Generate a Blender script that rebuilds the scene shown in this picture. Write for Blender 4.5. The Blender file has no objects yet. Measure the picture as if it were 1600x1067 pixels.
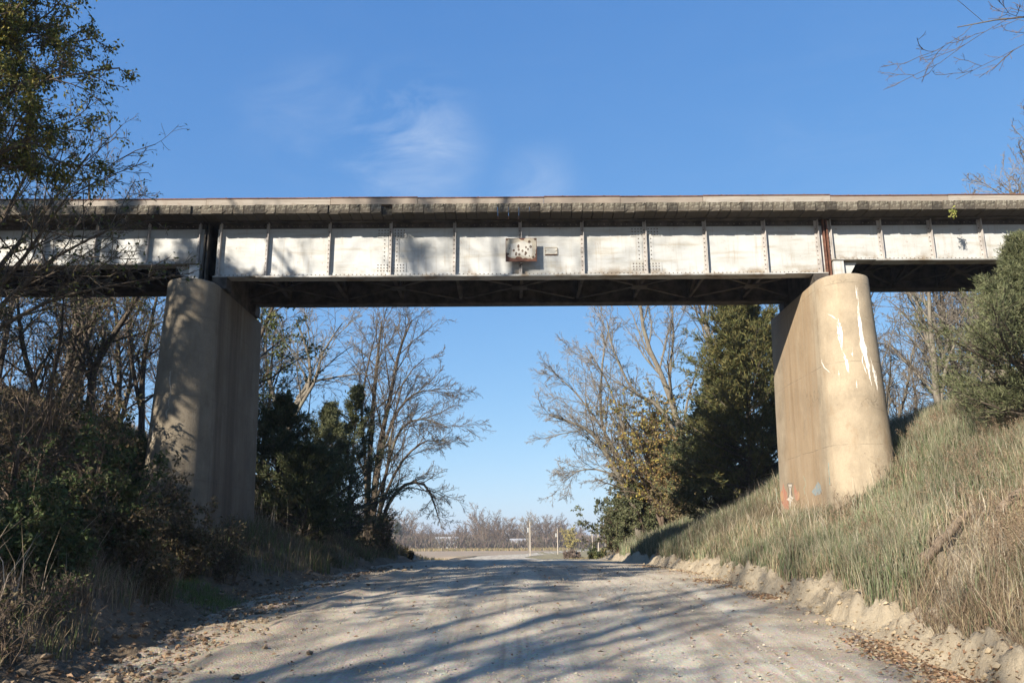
import bpy, math
import numpy as np
from mathutils import Matrix, Vector

# ------------------------------------------------------------------ camera, world, sun, exposure
scene = bpy.context.scene
col = scene.collection
PITCH, ROLL, FPX = math.radians(13.8), math.radians(-0.35), 1291.0
CAM = np.array([0.0, 0.0, 1.6])
cam_d = bpy.data.cameras.new('camera')
cam_d.sensor_width = 36.0
cam_d.lens = FPX / 1600.0 * 36.0
cam_d.clip_start, cam_d.clip_end = 0.1, 9000.0
cam = bpy.data.objects.new('camera', cam_d)
col.objects.link(cam)
CAMROT = Matrix.Rotation(math.pi / 2 + PITCH, 3, 'X') @ Matrix.Rotation(ROLL, 3, 'Z')
cam.matrix_world = Matrix.Translation(Vector(CAM)) @ CAMROT.to_4x4()
scene.camera = cam

SUN = np.array([0.75, 1.0, -0.62])                     # the way the sunlight travels
SUN_EL = math.atan2(0.62, math.hypot(0.75, 1.0))
SUN_ROT = math.atan2(-0.75, -1.0) % (2 * math.pi)
world = bpy.data.worlds.new('World')
scene.world = world
world.use_nodes = True
wn, wl = world.node_tree.nodes, world.node_tree.links
wn.clear()
w_out = wn.new('ShaderNodeOutputWorld')
w_bg = wn.new('ShaderNodeBackground')
w_sky = wn.new('ShaderNodeTexSky')
w_sky.sky_type = 'NISHITA'
w_sky.sun_disc = False
w_sky.sun_elevation, w_sky.sun_rotation = SUN_EL, SUN_ROT
w_sky.altitude, w_sky.air_density, w_sky.dust_density, w_sky.ozone_density = 200.0, 0.72, 0.2, 0.7
w_bg.inputs['Strength'].default_value = 0.075
# the camera's tone response, applied evenly to the whole dome
w_sp, w_cb = wn.new('ShaderNodeSeparateColor'), wn.new('ShaderNodeCombineColor')
wl.new(w_sky.outputs[0], w_sp.inputs[0])
for i, (gain, power) in enumerate(((0.92, 0.90), (0.98, 0.635), (1.09, 0.375))):
    w_p = wn.new('ShaderNodeMath'); w_p.operation = 'POWER'; w_p.inputs[1].default_value = power
    w_g = wn.new('ShaderNodeMath'); w_g.operation = 'MULTIPLY'; w_g.inputs[1].default_value = gain * 0.1 ** power * 6.0
    wl.new(w_sp.outputs[i], w_p.inputs[0]); wl.new(w_p.outputs[0], w_g.inputs[0]); wl.new(w_g.outputs[0], w_cb.inputs[i])
# thin cirrus wisps, spread over the whole sky, a little thicker in two loose patches
w_tc = wn.new('ShaderNodeTexCoord')
w_map = wn.new('ShaderNodeMapping'); w_map.inputs['Scale'].default_value = (2.2, 4.0, 6.0)
w_map.inputs['Rotation'].default_value = (0.2, 0.5, 0.3)
w_no = wn.new('ShaderNodeTexNoise')
w_no.inputs['Scale'].default_value = 2.6; w_no.inputs['Detail'].default_value = 9; w_no.inputs['Roughness'].default_value = 0.62
w_no.inputs['Distortion'].default_value = 0.9
w_rp = wn.new('ShaderNodeMapRange')
w_rp.inputs['From Min'].default_value = 0.42; w_rp.inputs['From Max'].default_value = 0.85; w_rp.inputs['To Max'].default_value = 1.0
wl.new(w_tc.outputs['Generated'], w_map.inputs['Vector']); wl.new(w_map.outputs[0], w_no.inputs['Vector'])
wl.new(w_no.outputs['Fac'], w_rp.inputs['Value'])
def sky_patch(px, py, size, amount):
    v = CAMROT @ Vector(((px - 800) / FPX, (533.5 - py) / FPX, -1)); v.normalize()
    d = wn.new('ShaderNodeVectorMath'); d.operation = 'DISTANCE'; d.inputs[1].default_value = v
    wl.new(w_tc.outputs['Generated'], d.inputs[0])
    m = wn.new('ShaderNodeMapRange'); m.interpolation_type = 'SMOOTHSTEP'
    m.inputs['From Min'].default_value = 0.0; m.inputs['From Max'].default_value = size
    m.inputs['To Min'].default_value = amount; m.inputs['To Max'].default_value = 0.0
    wl.new(d.outputs['Value'], m.inputs['Value'])
    return m.outputs[0]
w_acc = None
for a in [(640, 225, 0.11, 0.75), (845, 295, 0.07, 0.32), (480, 180, 0.10, 0.2), (1290, 190, 0.14, 0.07)]:
    o = sky_patch(*a)
    if w_acc is None: w_acc = o
    else:
        ad = wn.new('ShaderNodeMath'); ad.operation = 'ADD'
        wl.new(w_acc, ad.inputs[0]); wl.new(o, ad.inputs[1]); w_acc = ad.outputs[0]
ad = wn.new('ShaderNodeMath'); ad.operation = 'ADD'; ad.inputs[1].default_value = 0.015
wl.new(w_acc, ad.inputs[0])
w_mu = wn.new('ShaderNodeMath'); w_mu.operation = 'MULTIPLY'; w_mu.use_clamp = True
wl.new(ad.outputs[0], w_mu.inputs[0]); wl.new(w_rp.outputs[0], w_mu.inputs[1])
w_mix = wn.new('ShaderNodeMix'); w_mix.data_type = 'RGBA'
w_mix.inputs['B'].default_value = (4.6, 5.2, 5.9, 1)
wl.new(w_mu.outputs[0], w_mix.inputs['Factor']); wl.new(w_cb.outputs[0], w_mix.inputs['A'])
wl.new(w_mix.outputs['Result'], w_bg.inputs['Color']); wl.new(w_bg.outputs[0], w_out.inputs['Surface'])

sun_d = bpy.data.lights.new('sun', 'SUN')
sun_d.energy, sun_d.angle, sun_d.color = 4.8, math.radians(0.53), (1.0, 0.92, 0.80)
sun = bpy.data.objects.new('sun', sun_d)
col.objects.link(sun)
sun.rotation_euler = Vector(SUN).to_track_quat('-Z', 'Y').to_euler()
vs = scene.view_settings
vs.view_transform, vs.look, vs.gamma, vs.exposure, vs.use_curve_mapping = 'Standard', 'None', 1.0, 1.22, False
scene.cycles.max_bounces = 6
scene.cycles.diffuse_bounces = 3

# ------------------------------------------------------------------ helpers
RNG = np.random.default_rng(7)
def norm(v): return v / np.maximum(np.linalg.norm(v, axis=-1, keepdims=True), 1e-9)
def sstep(a, b, x):
    t = np.clip((x - a) / (b - a), 0, 1); return t * t * (3 - 2 * t)
def PX(px, py, Y):
    """the point of the vertical plane at distance Y that the camera sees at that place of the photograph"""
    d = CAMROT @ Vector(((px - 800) / FPX, (533.5 - py) / FPX, -1))
    s = Y / d.y
    return np.array([d.x * s, Y, CAM[2] + d.z * s])

def hash2(ix, iy, seed):
    n = (ix.astype(np.int64) * 374761393 + iy.astype(np.int64) * 668265263 + seed * 974711) & 0x7fffffff
    n = ((n ^ (n >> 13)) * 1274126177) & 0x7fffffff
    n = ((n ^ (n >> 16)) * 60493) & 0x7fffffff
    return (n & 0xffff) / 65535.0
def noise2(x, y, seed=0):
    x = np.asarray(x, float); y = np.asarray(y, float)
    ix, iy = np.floor(x), np.floor(y)
    fx, fy = x - ix, y - iy
    fx = fx * fx * (3 - 2 * fx); fy = fy * fy * (3 - 2 * fy)
    a, b = hash2(ix, iy, seed), hash2(ix + 1, iy, seed)
    c, d = hash2(ix, iy + 1, seed), hash2(ix + 1, iy + 1, seed)
    return (a + (b - a) * fx) * (1 - fy) + (c + (d - c) * fx) * fy - 0.5
def fbm(x, y, seed=0, octs=4):
    r, a, f = 0, 1.0, 1.0
    for i in range(octs):
        r = r + a * noise2(np.asarray(x) * f + 17.3 * i, np.asarray(y) * f - 9.1 * i, seed + i)
        a *= 0.5; f *= 2.03
    return r

class MB:
    """collects vertices and faces and links them as one mesh object"""
    def __init__(s): s.V, s.T, s.Q, s.C, s.n = [], [], [], [], 0
    def add(s, V, T=None, Q=None, C=None):
        V = np.asarray(V, float).reshape(-1, 3)
        if T is not None and len(T): s.T.append(np.asarray(T, np.int64).reshape(-1, 3) + s.n)
        if Q is not None and len(Q): s.Q.append(np.asarray(Q, np.int64).reshape(-1, 4) + s.n)
        if C is not None: s.C.append(np.broadcast_to(np.asarray(C, float), (len(V), 3)))
        s.V.append(V); s.n += len(V)
        return s
    def box(s, x0, x1, y0, y1, z0, z1):
        V = [(x, y, z) for x in (x0, x1) for y in (y0, y1) for z in (z0, z1)]
        return s.add(V, Q=[(0, 1, 3, 2), (4, 6, 7, 5), (0, 4, 5, 1), (2, 3, 7, 6), (0, 2, 6, 4), (1, 5, 7, 3)])
    def bar(s, a, b, w, h):
        a, b = np.asarray(a, float), np.asarray(b, float)
        t = norm(b - a); u = norm(np.cross(t, [0, 0, 1.0])); v = np.cross(u, t)
        V = [p + u * (w / 2) * i + v * (h / 2) * j for p in (a, b) for i in (-1, 1) for j in (-1, 1)]
        return s.add(V, Q=[(0, 1, 3, 2), (4, 6, 7, 5), (0, 4, 5, 1), (2, 3, 7, 6), (0, 2, 6, 4), (1, 5, 7, 3)])
    def tubes(s, P, R, n=3, C=None):
        B, k, _ = P.shape
        if B == 0: return s
        t = np.empty_like(P)
        t[:, 1:-1] = P[:, 2:] - P[:, :-2]; t[:, 0] = P[:, 1] - P[:, 0]; t[:, -1] = P[:, -1] - P[:, -2]
        t = norm(t)
        m = norm(P[:, -1] - P[:, 0])
        ref = np.where((np.abs(m[:, 2]) < 0.8)[:, None], np.array([0, 0, 1.0]), np.array([1.0, 0, 0]))[:, None, :]
        u = norm(np.cross(t, np.broadcast_to(ref, t.shape))); v = np.cross(t, u)
        a = np.arange(n) * 2 * math.pi / n
        V = P[:, :, None] + R[:, :, None, None] * (u[:, :, None] * np.cos(a)[None, None, :, None] + v[:, :, None] * np.sin(a)[None, None, :, None])
        idx = np.arange(B * k * n).reshape(B, k, n)
        nx = np.roll(idx, -1, axis=2)
        Q = np.stack([idx[:, :-1], nx[:, :-1], nx[:, 1:], idx[:, 1:]], -1).reshape(-1, 4)
        if C is not None: C = np.repeat(np.asarray(C), k * n, axis=0)
        return s.add(V.reshape(-1, 3), Q=Q, C=C)
    def mesh(s, name, off=(0, 0, 0), smooth=False):
        V = np.concatenate(s.V) - np.asarray(off, float)
        T = np.concatenate(s.T) if s.T else np.zeros((0, 3), np.int64)
        Q = np.concatenate(s.Q) if s.Q else np.zeros((0, 4), np.int64)
        me = bpy.data.meshes.new(name)
        me.vertices.add(len(V)); me.vertices.foreach_set('co', V.astype(np.float32).ravel())
        nl = T.size + Q.size
        me.loops.add(nl); me.loops.foreach_set('vertex_index', np.concatenate([T.ravel(), Q.ravel()]).astype(np.int32))
        me.polygons.add(len(T) + len(Q))
        me.polygons.foreach_set('loop_start', np.concatenate([np.arange(len(T)) * 3, T.size + np.arange(len(Q)) * 4]).astype(np.int32))
        me.polygons.foreach_set('use_smooth', np.full(len(T) + len(Q), smooth))
        if s.C:
            C = np.concatenate(s.C)
            at = me.color_attributes.new('tint', 'FLOAT_COLOR', 'POINT')
            at.data.foreach_set('color', np.concatenate([C, np.ones((len(C), 1))], 1).astype(np.float32).ravel())
        me.update(calc_edges=True)
        return me

def loc_of(o):
    p = np.zeros(3)
    while o is not None:
        p += np.array(o.location); o = o.parent
    return p
def link(name, me, m, parent=None, label=None, kind=None, loc=None):
    o = bpy.data.objects.new(name, me)
    col.objects.link(o)
    if m is not None and not me.materials: me.materials.append(m)
    if parent is not None: o.parent = parent
    if loc is not None: o.location = loc
    if label: o['label'] = label
    if kind: o['kind'] = kind
    return o
def part(name, mb, m, parent, smooth=False, label=None, kind=None):
    return link(name, mb.mesh(name, loc_of(parent), smooth), m, parent, label, kind)
def thing(name, label, cat, loc=(0, 0, 0), group=None):
    o = bpy.data.objects.new(name, None)
    o.empty_display_size = 0.3
    col.objects.link(o); o.location = loc
    o['label'] = label; o['category'] = cat
    if group: o['group'] = group
    return o
def whole(name, mb, m, label, cat, group=None, loc=(0, 0, 0), smooth=False):
    o = link(name, mb.mesh(name, loc, smooth), m, loc=loc)
    o['label'] = label; o['category'] = cat
    if group: o['group'] = group
    return o
def setting(name, mb, m, smooth=True, kind='structure'):
    o = link(name, mb.mesh(name, (0, 0, 0), smooth), m); o['kind'] = kind
    return o
def dup(root, loc, rotz=0.0, scale=1.0, label=None):
    c = root.copy(); col.objects.link(c)
    c.location = loc; c.rotation_euler = (0, 0, rotz); c.scale = (scale,) * 3
    if label: c['label'] = label
    for ch in root.children:
        d = ch.copy(); col.objects.link(d); d.parent = c
        for g in ch.children:
            e = g.copy(); col.objects.link(e); e.parent = d
    return c

# ------------------------------------------------------------------ materials
class NT:
    def __init__(s, name):
        s.m = bpy.data.materials.new(name); s.m.use_nodes = True
        s.n, s.l = s.m.node_tree.nodes, s.m.node_tree.links
        s.b = s.n['Principled BSDF']; s.out = s.n['Material Output']
        s.b.inputs['Specular IOR Level'].default_value = 0.25
        s._co = None
    def co(s, scale=(1, 1, 1), kind='Object', rot=(0, 0, 0)):
        if s._co is None: s._co = s.n.new('ShaderNodeTexCoord')
        mp = s.n.new('ShaderNodeMapping'); mp.inputs['Scale'].default_value = scale; mp.inputs['Rotation'].default_value = rot
        s.l.new(s._co.outputs[kind], mp.inputs['Vector']); return mp.outputs[0]
    def noise(s, vec, scale, detail=5, rough=0.6, dist=0.0):
        t = s.n.new('ShaderNodeTexNoise')
        t.inputs['Scale'].default_value = scale; t.inputs['Detail'].default_value = detail
        t.inputs['Roughness'].default_value = rough; t.inputs['Distortion'].default_value = dist
        s.l.new(vec, t.inputs['Vector']); return t.outputs['Fac']
    def voro(s, vec, scale, out='Distance'):
        t = s.n.new('ShaderNodeTexVoronoi'); t.inputs['Scale'].default_value = scale
        s.l.new(vec, t.inputs['Vector']); return t.outputs[out]
    def rng(s, v, a, b, c=0.0, d=1.0):
        t = s.n.new('ShaderNodeMapRange'); t.interpolation_type = 'SMOOTHSTEP'
        for k, x in zip(('From Min', 'From Max', 'To Min', 'To Max'), (a, b, c, d)): t.inputs[k].default_value = x
        s.l.new(v, t.inputs['Value']); return t.outputs[0]
    def math(s, op, a, b):
        t = s.n.new('ShaderNodeMath'); t.operation = op; t.use_clamp = op in ('MULTIPLY', 'ADD') and False
        for i, x in enumerate((a, b)):
            if isinstance(x, (int, float)): t.inputs[i].default_value = x
            else: s.l.new(x, t.inputs[i])
        return t.outputs[0]
    def mix(s, f, a, b, mode='MIX'):
        t = s.n.new('ShaderNodeMix'); t.data_type = 'RGBA'; t.blend_type = mode
        for k, x in (('Factor', f), ('A', a), ('B', b)):
            if isinstance(x, tuple): t.inputs[k].default_value = x + (1,) if len(x) == 3 else x
            elif isinstance(x, (int, float)): t.inputs[k].default_value = x
            else: s.l.new(x, t.inputs[k])
        return t.outputs['Result']
    def sep(s, v):
        t = s.n.new('ShaderNodeSeparateXYZ'); s.l.new(v, t.inputs[0]); return t.outputs
    def attr(s, name='tint'):
        t = s.n.new('ShaderNodeAttribute'); t.attribute_name = name; return t
    def rand(s):
        return s.n.new('ShaderNodeObjectInfo').outputs['Random']
    def fin(s, colr, rough=0.9, bump=None, strength=0.5, dist=0.02, metal=0.0):
        if isinstance(colr, tuple): s.b.inputs['Base Color'].default_value = colr + (1,)
        else: s.l.new(colr, s.b.inputs['Base Color'])
        if isinstance(rough, (int, float)): s.b.inputs['Roughness'].default_value = rough
        else: s.l.new(rough, s.b.inputs['Roughness'])
        s.b.inputs['Metallic'].default_value = metal
        if bump is not None:
            t = s.n.new('ShaderNodeBump'); t.inputs['Strength'].default_value = strength; t.inputs['Distance'].default_value = dist
            s.l.new(bump, t.inputs['Height']); s.l.new(t.outputs[0], s.b.inputs['Normal'])
        return s.m

def mat_plain(name, c, rough=0.85, var=0.25, scale=6.0):
    t = NT(name); f = t.noise(t.co(), scale)
    lo = tuple(x * (1 - var) for x in c); hi = tuple(min(1, x * (1 + var)) for x in c)
    return t.fin(t.mix(t.rng(f, 0.3, 0.7), lo, hi), rough, f, 0.3, 0.01)

def mat_leaf(name, trans=0.3, rough=0.6):
    t = NT(name); c = t.attr().outputs['Color']
    t.fin(c, rough)
    tr = t.n.new('ShaderNodeBsdfTranslucent'); t.l.new(c, tr.inputs['Color'])
    mx = t.n.new('ShaderNodeMixShader'); mx.inputs[0].default_value = trans
    t.l.new(t.b.outputs[0], mx.inputs[1]); t.l.new(tr.outputs[0], mx.inputs[2]); t.l.new(mx.outputs[0], t.out.inputs['Surface'])
    return t.m

def mat_bark(name, c1, c2):
    t = NT(name)
    f = t.noise(t.co((3, 3, 0.7)), 5, 6, 0.7); g = t.noise(t.co(), 1.1, 3)
    k = t.mix(t.rng(f, 0.35, 0.65), c1, c2)
    k = t.mix(t.rng(g, 0.5, 0.75, 0, 0.4), k, (0.20, 0.20, 0.14))
    return t.fin(k, 0.95, f, 0.7, 0.02)

def mat_concrete(name, base, warm, streak_amt, face):
    """face: side (-1 or 1) of the pier whose flat face carries the brown run-off stain"""
    t = NT(name)
    g = t.noise(t.co(), 0.8, 7, 0.68); g2 = t.noise(t.co((1, 1, 0.5)), 2.6, 6, 0.7)
    s1 = t.noise(t.co((1, 1, 0.03)), 1.7, 7, 0.66); s2 = t.noise(t.co((1, 1, 0.06)), 7.0, 5, 0.65)
    fine = t.noise(t.co(), 34, 5, 0.75)
    X, Y, Z = t.sep(t.co())
    mul = lambda *a: a[0] if len(a) == 1 else t.math('MULTIPLY', a[0], mul(*a[1:]))
    d = lambda c, f: tuple(x * f for x in c)
    k = t.mix(t.rng(g, 0.34, 0.66), base, d(base, 0.70))
    k = t.mix(t.rng(g2, 0.50, 0.72, 0, 0.5), k, d(base, 1.22))
    k = t.mix(t.rng(g2, 0.30, 0.46, 0.45, 0), k, d(warm, 0.75))
    # brown run-off below the deck on the flat face: strong between the girders, ragged at its sides
    yy = t.math('ADD', Y, t.math('MULTIPLY', t.math('SUBTRACT', s1, 0.5), 1.6))
    on = mul(t.rng(yy, -1.75, -1.35), t.rng(yy, 1.0, 1.6, 1, 0), t.rng(t.math('MULTIPLY', X, float(face)), 0.35, 0.6))
    k = t.mix(mul(on, t.rng(s2, 0.25, 0.7, 0.35, 1.0), streak_amt), k, warm)
    k = t.mix(mul(on, t.rng(s1, 0.5, 0.66), 0.55), k, d(warm, 0.6))
    k = t.mix(t.rng(s1, 0.50, 0.70, 0, 0.32), k, d(warm, 0.8))
    k = t.mix(t.rng(s2, 0.55, 0.78, 0, 0.4), k, d(base, 0.5))
    k = t.mix(t.rng(fine, 0.42, 0.7, 0, 0.4), k, d(base, 0.55))
    # pour joints, a little crooked, with form board lines between
    pn = t.noise(t.co((0.6, 0.6, 0.2)), 1.5, 3)
    zz = t.math('ADD', Z, t.math('MULTIPLY', pn, 0.10))
    w = t.math('ABSOLUTE', t.math('SUBTRACT', t.math('FRACT', t.math('MULTIPLY', zz, 0.47), 0), 0.5), 0)
    line = mul(t.rng(w, 0.0, 0.010, 1, 0), t.rng(g2, 0.38, 0.58))
    k = t.mix(t.math('MULTIPLY', line, 0.4), k, d(base, 0.4))
    w2 = t.math('ABSOLUTE', t.math('SUBTRACT', t.math('FRACT', t.math('MULTIPLY', zz, 3.3), 0), 0.5), 0)
    line2 = mul(t.rng(w2, 0.0, 0.06, 1, 0), t.rng(g, 0.5, 0.64))
    k = t.mix(t.math('MULTIPLY', line2, 0.2), k, d(base, 0.55))
    # the seam where the round nose meets the flat face
    sm = t.rng(t.math('ABSOLUTE', t.math('ADD', Y, 1.86), 0), 0.0, 0.03, 1, 0)
    k = t.mix(mul(sm, t.rng(fine, 0.35, 0.6), 0.45), k, d(warm, 0.45))
    # hair cracks and pits
    vn = t.n.new('ShaderNodeTexVoronoi'); vn.feature = 'DISTANCE_TO_EDGE'; vn.inputs['Scale'].default_value = 0.75
    wob = t.n.new('ShaderNodeVectorMath'); wob.operation = 'ADD'
    nz = t.n.new('ShaderNodeTexNoise'); nz.inputs['Scale'].default_value = 2.2; nz.inputs['Detail'].default_value = 6
    cc = t.co(); t.l.new(cc, nz.inputs['Vector']); t.l.new(cc, wob.inputs[0]); t.l.new(nz.outputs['Color'], wob.inputs[1]); t.l.new(wob.outputs[0], vn.inputs['Vector'])
    crack = mul(t.rng(vn.outputs['Distance'], 0.0, 0.010, 1, 0), t.rng(g, 0.5, 0.6))
    k = t.mix(t.math('MULTIPLY', crack, 0.6), k, d(base, 0.35))
    pit = t.rng(t.voro(t.co(), 4.3), 0.0, 0.07, 1, 0)
    k = t.mix(t.math('MULTIPLY', pit, 0.7), k, d(base, 0.25))
    h = t.math('SUBTRACT', t.math('ADD', t.math('MULTIPLY', fine, 0.5), g2), t.math('ADD', pit, t.math('ADD', t.math('MULTIPLY', line, 0.5), t.math('MULTIPLY', crack, 0.5))))
    return t.fin(k, 0.93, h, 0.5, 0.025)

def mat_girder(name, white=(0.43, 0.43, 0.415)):
    t = NT(name)
    cl = t.noise(t.co((0.55, 1, 1.3)), 1.5, 7, 0.7)
    st = t.noise(t.co((5, 5, 0.35)), 2.0, 5, 0.65)
    band = t.noise(t.co((0.45, 1, 3.2)), 1.9, 5, 0.6)
    spot = t.noise(t.co(), 8.0, 6, 0.75)
    k = t.mix(t.rng(cl, 0.35, 0.7, 0, 0.75), white, tuple(x * y for x, y in zip(white, (0.78, 0.775, 0.74))))
    k = t.mix(t.rng(band, 0.48, 0.74, 0, 0.5), k, (0.25, 0.21, 0.14))
    k = t.mix(t.rng(st, 0.5, 0.76, 0, 0.5), k, (0.25, 0.20, 0.135))
    # grime caught above the bottom flange, in irregular heaps
    z = t.sep(t.co())[2]
    low = t.noise(t.co((0.8, 1, 0.9)), 1.3, 5, 0.65)
    m = t.math('MULTIPLY', t.rng(low, 0.46, 0.62), t.rng(z, 0.08, 0.40, 1, 0))
    k = t.mix(t.math('MULTIPLY', m, 0.75), k, (0.17, 0.115, 0.06))
    ru = t.math('MULTIPLY', t.rng(spot, 0.60, 0.70), t.rng(cl, 0.44, 0.6))
    k = t.mix(t.math('MULTIPLY', ru, 0.8), k, (0.22, 0.10, 0.045))
    return t.fin(k, 0.55, t.noise(t.co((0.7, 1, 0.7)), 1.8, 3), 0.28, 0.05)

def mat_wood(name, a, b, dark, lichen=None):
    t = NT(name)
    g = t.noise(t.co((0.5, 14, 14)), 3.5, 6, 0.7); n = t.noise(t.co(), 3.0, 5, 0.7)
    r = t.rand()
    k = t.mix(t.rng(g, 0.3, 0.7), a, b)
    if lichen: k0 = t.mix(0.6, k, dark)
    k = t.mix(t.math('MULTIPLY', r, 0.75), k, dark)
    k = t.mix(t.rng(n, 0.5, 0.72, 0, 0.7), k, dark)
    if lichen:
        q = t.noise(t.co(), 4.5, 6, 0.7)
        k = t.mix(t.rng(q, 0.47, 0.60, 0, 0.85), k, lichen)
        q2 = t.noise(t.co(), 17.0, 4, 0.7)
        k = t.mix(t.rng(q2, 0.66, 0.74, 0, 0.7), k, (0.42, 0.40, 0.34))
        q3 = t.noise(t.co(), 12.0, 3, 0.6)
        k = t.mix(t.rng(q3, 0.63, 0.70, 0, 0.9), k, (0.02, 0.017, 0.014))
        k = t.mix(t.rng(r, 0.45, 1.0, 0, 0.62), k, dark)
        yy = t.sep(t.co())[1]      # only the exposed ends carry lichen
        k = t.mix(t.rng(yy, 0.03, 0.12), k, k0)
    return t.fin(k, 0.93, t.math('ADD', g, n), 0.4, 0.02)

def mat_rust(name, c=(0.16, 0.065, 0.04)):
    t = NT(name); f = t.noise(t.co(), 9, 6, 0.7)
    return t.fin(t.mix(t.rng(f, 0.3, 0.7), tuple(x * 0.55 for x in c), tuple(x * 1.5 for x in c)), 0.85, f, 0.5, 0.01)

M = {}
M['concrete_left'] = mat_concrete('weathered_shaded_concrete', (0.21, 0.175, 0.127), (0.12, 0.085, 0.055), 0.6, 1)  # whole base darkened to carry the shade on the pier's inner face
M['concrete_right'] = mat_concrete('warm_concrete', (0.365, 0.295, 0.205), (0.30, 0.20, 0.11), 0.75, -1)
M['girder'] = mat_girder('weathered_white_paint')
M['stiff'] = mat_plain('rust_bled_stiffener', (0.35, 0.325, 0.30), 0.7, 0.22, 3)
M['under'] = mat_plain('grimy_shaded_steel', (0.062, 0.053, 0.044), 0.8, 0.5, 3)  # dark tone holds the shade under the deck as well as grime
M['rivet'] = mat_plain('rust_bled_rivet', (0.13, 0.105, 0.085), 0.7, 0.4, 4)
M['rust'] = mat_rust('rust', (0.125, 0.058, 0.038))
M['tie'] = mat_wood('old_tie_wood', (0.13, 0.11, 0.083), (0.075, 0.062, 0.048), (0.03, 0.025, 0.02), (0.25, 0.23, 0.175))
M['timber'] = mat_wood('bleached_timber', (0.37, 0.34, 0.29), (0.24, 0.215, 0.18), (0.19, 0.145, 0.11))
M['leaf'] = mat_leaf('leaf')
M['needle'] = mat_leaf('needles', 0.12, 0.75)
M['blade'] = mat_leaf('grass_blade', 0.25, 0.7)
M['bark'] = mat_bark('grey_brown_bark', (0.06, 0.046, 0.032), (0.135, 0.105, 0.077))
M['bark_pale'] = mat_bark('pale_bark', (0.115, 0.097, 0.073), (0.20, 0.175, 0.14))
M['bark_dark'] = mat_bark('dark_bark', (0.05, 0.038, 0.028), (0.12, 0.095, 0.07))
M['twig_grey'] = mat_plain('grey_twig', (0.13, 0.107, 0.082), 0.9, 0.3, 2)
M['twig_pale'] = mat_plain('pale_twig', (0.19, 0.16, 0.125), 0.9, 0.25, 2)
M['twig_brown'] = mat_plain('brown_twig', (0.11, 0.08, 0.058), 0.9, 0.35, 2)
M['twig_red'] = mat_plain('reddish_twig', (0.15, 0.105, 0.07), 0.9, 0.4, 0.3)

def mat_ground():
    t = NT('bank_soil')
    a = t.sep(t.attr('tint').outputs['Color'])
    n = t.noise(t.co(), 1.3, 7, 0.7); f = t.noise(t.co(), 14, 6, 0.75); g = t.noise(t.co(), 0.25, 4)
    litter = t.mix(t.rng(n, 0.35, 0.7), (0.06, 0.045, 0.027), (0.14, 0.105, 0.062))
    litter = t.mix(t.rng(f, 0.45, 0.7, 0, 0.6), litter, (0.24, 0.18, 0.11))
    dirt = t.mix(t.rng(n, 0.35, 0.7), (0.40, 0.335, 0.24), (0.32, 0.26, 0.18))
    dirt = t.mix(t.rng(f, 0.5, 0.75, 0, 0.5), dirt, (0.27, 0.20, 0.125))
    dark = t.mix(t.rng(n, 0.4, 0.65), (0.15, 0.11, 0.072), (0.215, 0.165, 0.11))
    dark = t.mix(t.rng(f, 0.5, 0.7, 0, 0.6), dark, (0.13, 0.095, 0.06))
    dist = t.mix(t.rng(g, 0.35, 0.65), (0.26, 0.21, 0.12), (0.20, 0.17, 0.085))
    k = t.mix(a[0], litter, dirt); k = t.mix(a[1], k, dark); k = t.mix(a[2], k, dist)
    return t.fin(k, 0.97, t.math('ADD', f, n), 0.9, 0.08)
M['ground'] = mat_ground()

def mat_road():
    t = NT('gravel')
    tr = t.noise(t.co((1.0, 0.035, 1)), 1.6, 4, 0.55)
    n = t.noise(t.co(), 0.9, 6, 0.65); f = t.noise(t.co(), 22, 5, 0.75)
    v = t.voro(t.co(), 34, 'Color'); d = t.voro(t.co(), 34)
    k = t.mix(t.rng(tr, 0.38, 0.62), (0.375, 0.318, 0.24), (0.50, 0.44, 0.34))
    k = t.mix(t.rng(n, 0.45, 0.72, 0, 0.55), k, (0.23, 0.185, 0.135))
    tr2 = t.noise(t.co((2.4, 0.09, 1)), 1.3, 5, 0.6)
    k = t.mix(t.rng(tr2, 0.50, 0.68, 0, 0.6), k, (0.24, 0.19, 0.135))
    xx = t.math('ADD', t.sep(t.co())[0], t.math('MULTIPLY', n, 3.2))
    k = t.mix(t.math('MULTIPLY', t.rng(xx, -2.6, -0.4, 0.7, 0), t.rng(t.sep(t.co())[1], 40, 60, 1, 0)), k, (0.26, 0.205, 0.14))
    k = t.mix(t.math('MULTIPLY', t.rng(xx, 5.3, 6.6, 0, 0.7), t.rng(t.sep(t.co())[1], 40, 60, 1, 0)), k, (0.33, 0.26, 0.175))
    k = t.mix(0.16, k, v, 'OVERLAY')
    k = t.mix(t.rng(f, 0.52, 0.72, 0, 0.4), k, (0.23, 0.19, 0.15))
    k = t.mix(t.rng(f, 0.28, 0.42, 0.3, 0), k, (0.48, 0.45, 0.39))
    return t.fin(k, 0.95, t.math('ADD', t.math('MULTIPLY', d, 0.7), f), 0.55, 0.025)
M['road'] = mat_road()
def mat_field():
    t = NT('harvested_field')
    r = t.noise(t.co((0.02, 0.4, 1)), 1.2, 5, 0.6); n = t.noise(t.co(), 0.05, 4)
    k = t.mix(t.rng(r, 0.35, 0.65), (0.25, 0.185, 0.125), (0.31, 0.235, 0.16))
    k = t.mix(t.rng(n, 0.4, 0.65, 0, 0.5), k, (0.33, 0.25, 0.16))
    return t.fin(k, 0.97)
M['field'] = mat_field()
M['dirt'] = mat_plain('clod_soil', (0.16, 0.12, 0.08), 0.97, 0.35, 3)
M['dirt_pale'] = mat_plain('pale_clod_soil', (0.31, 0.245, 0.16), 0.97, 0.3, 3)
M['stone'] = mat_plain('pale_stone', (0.33, 0.29, 0.225), 0.9, 0.35, 1.3)
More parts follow.
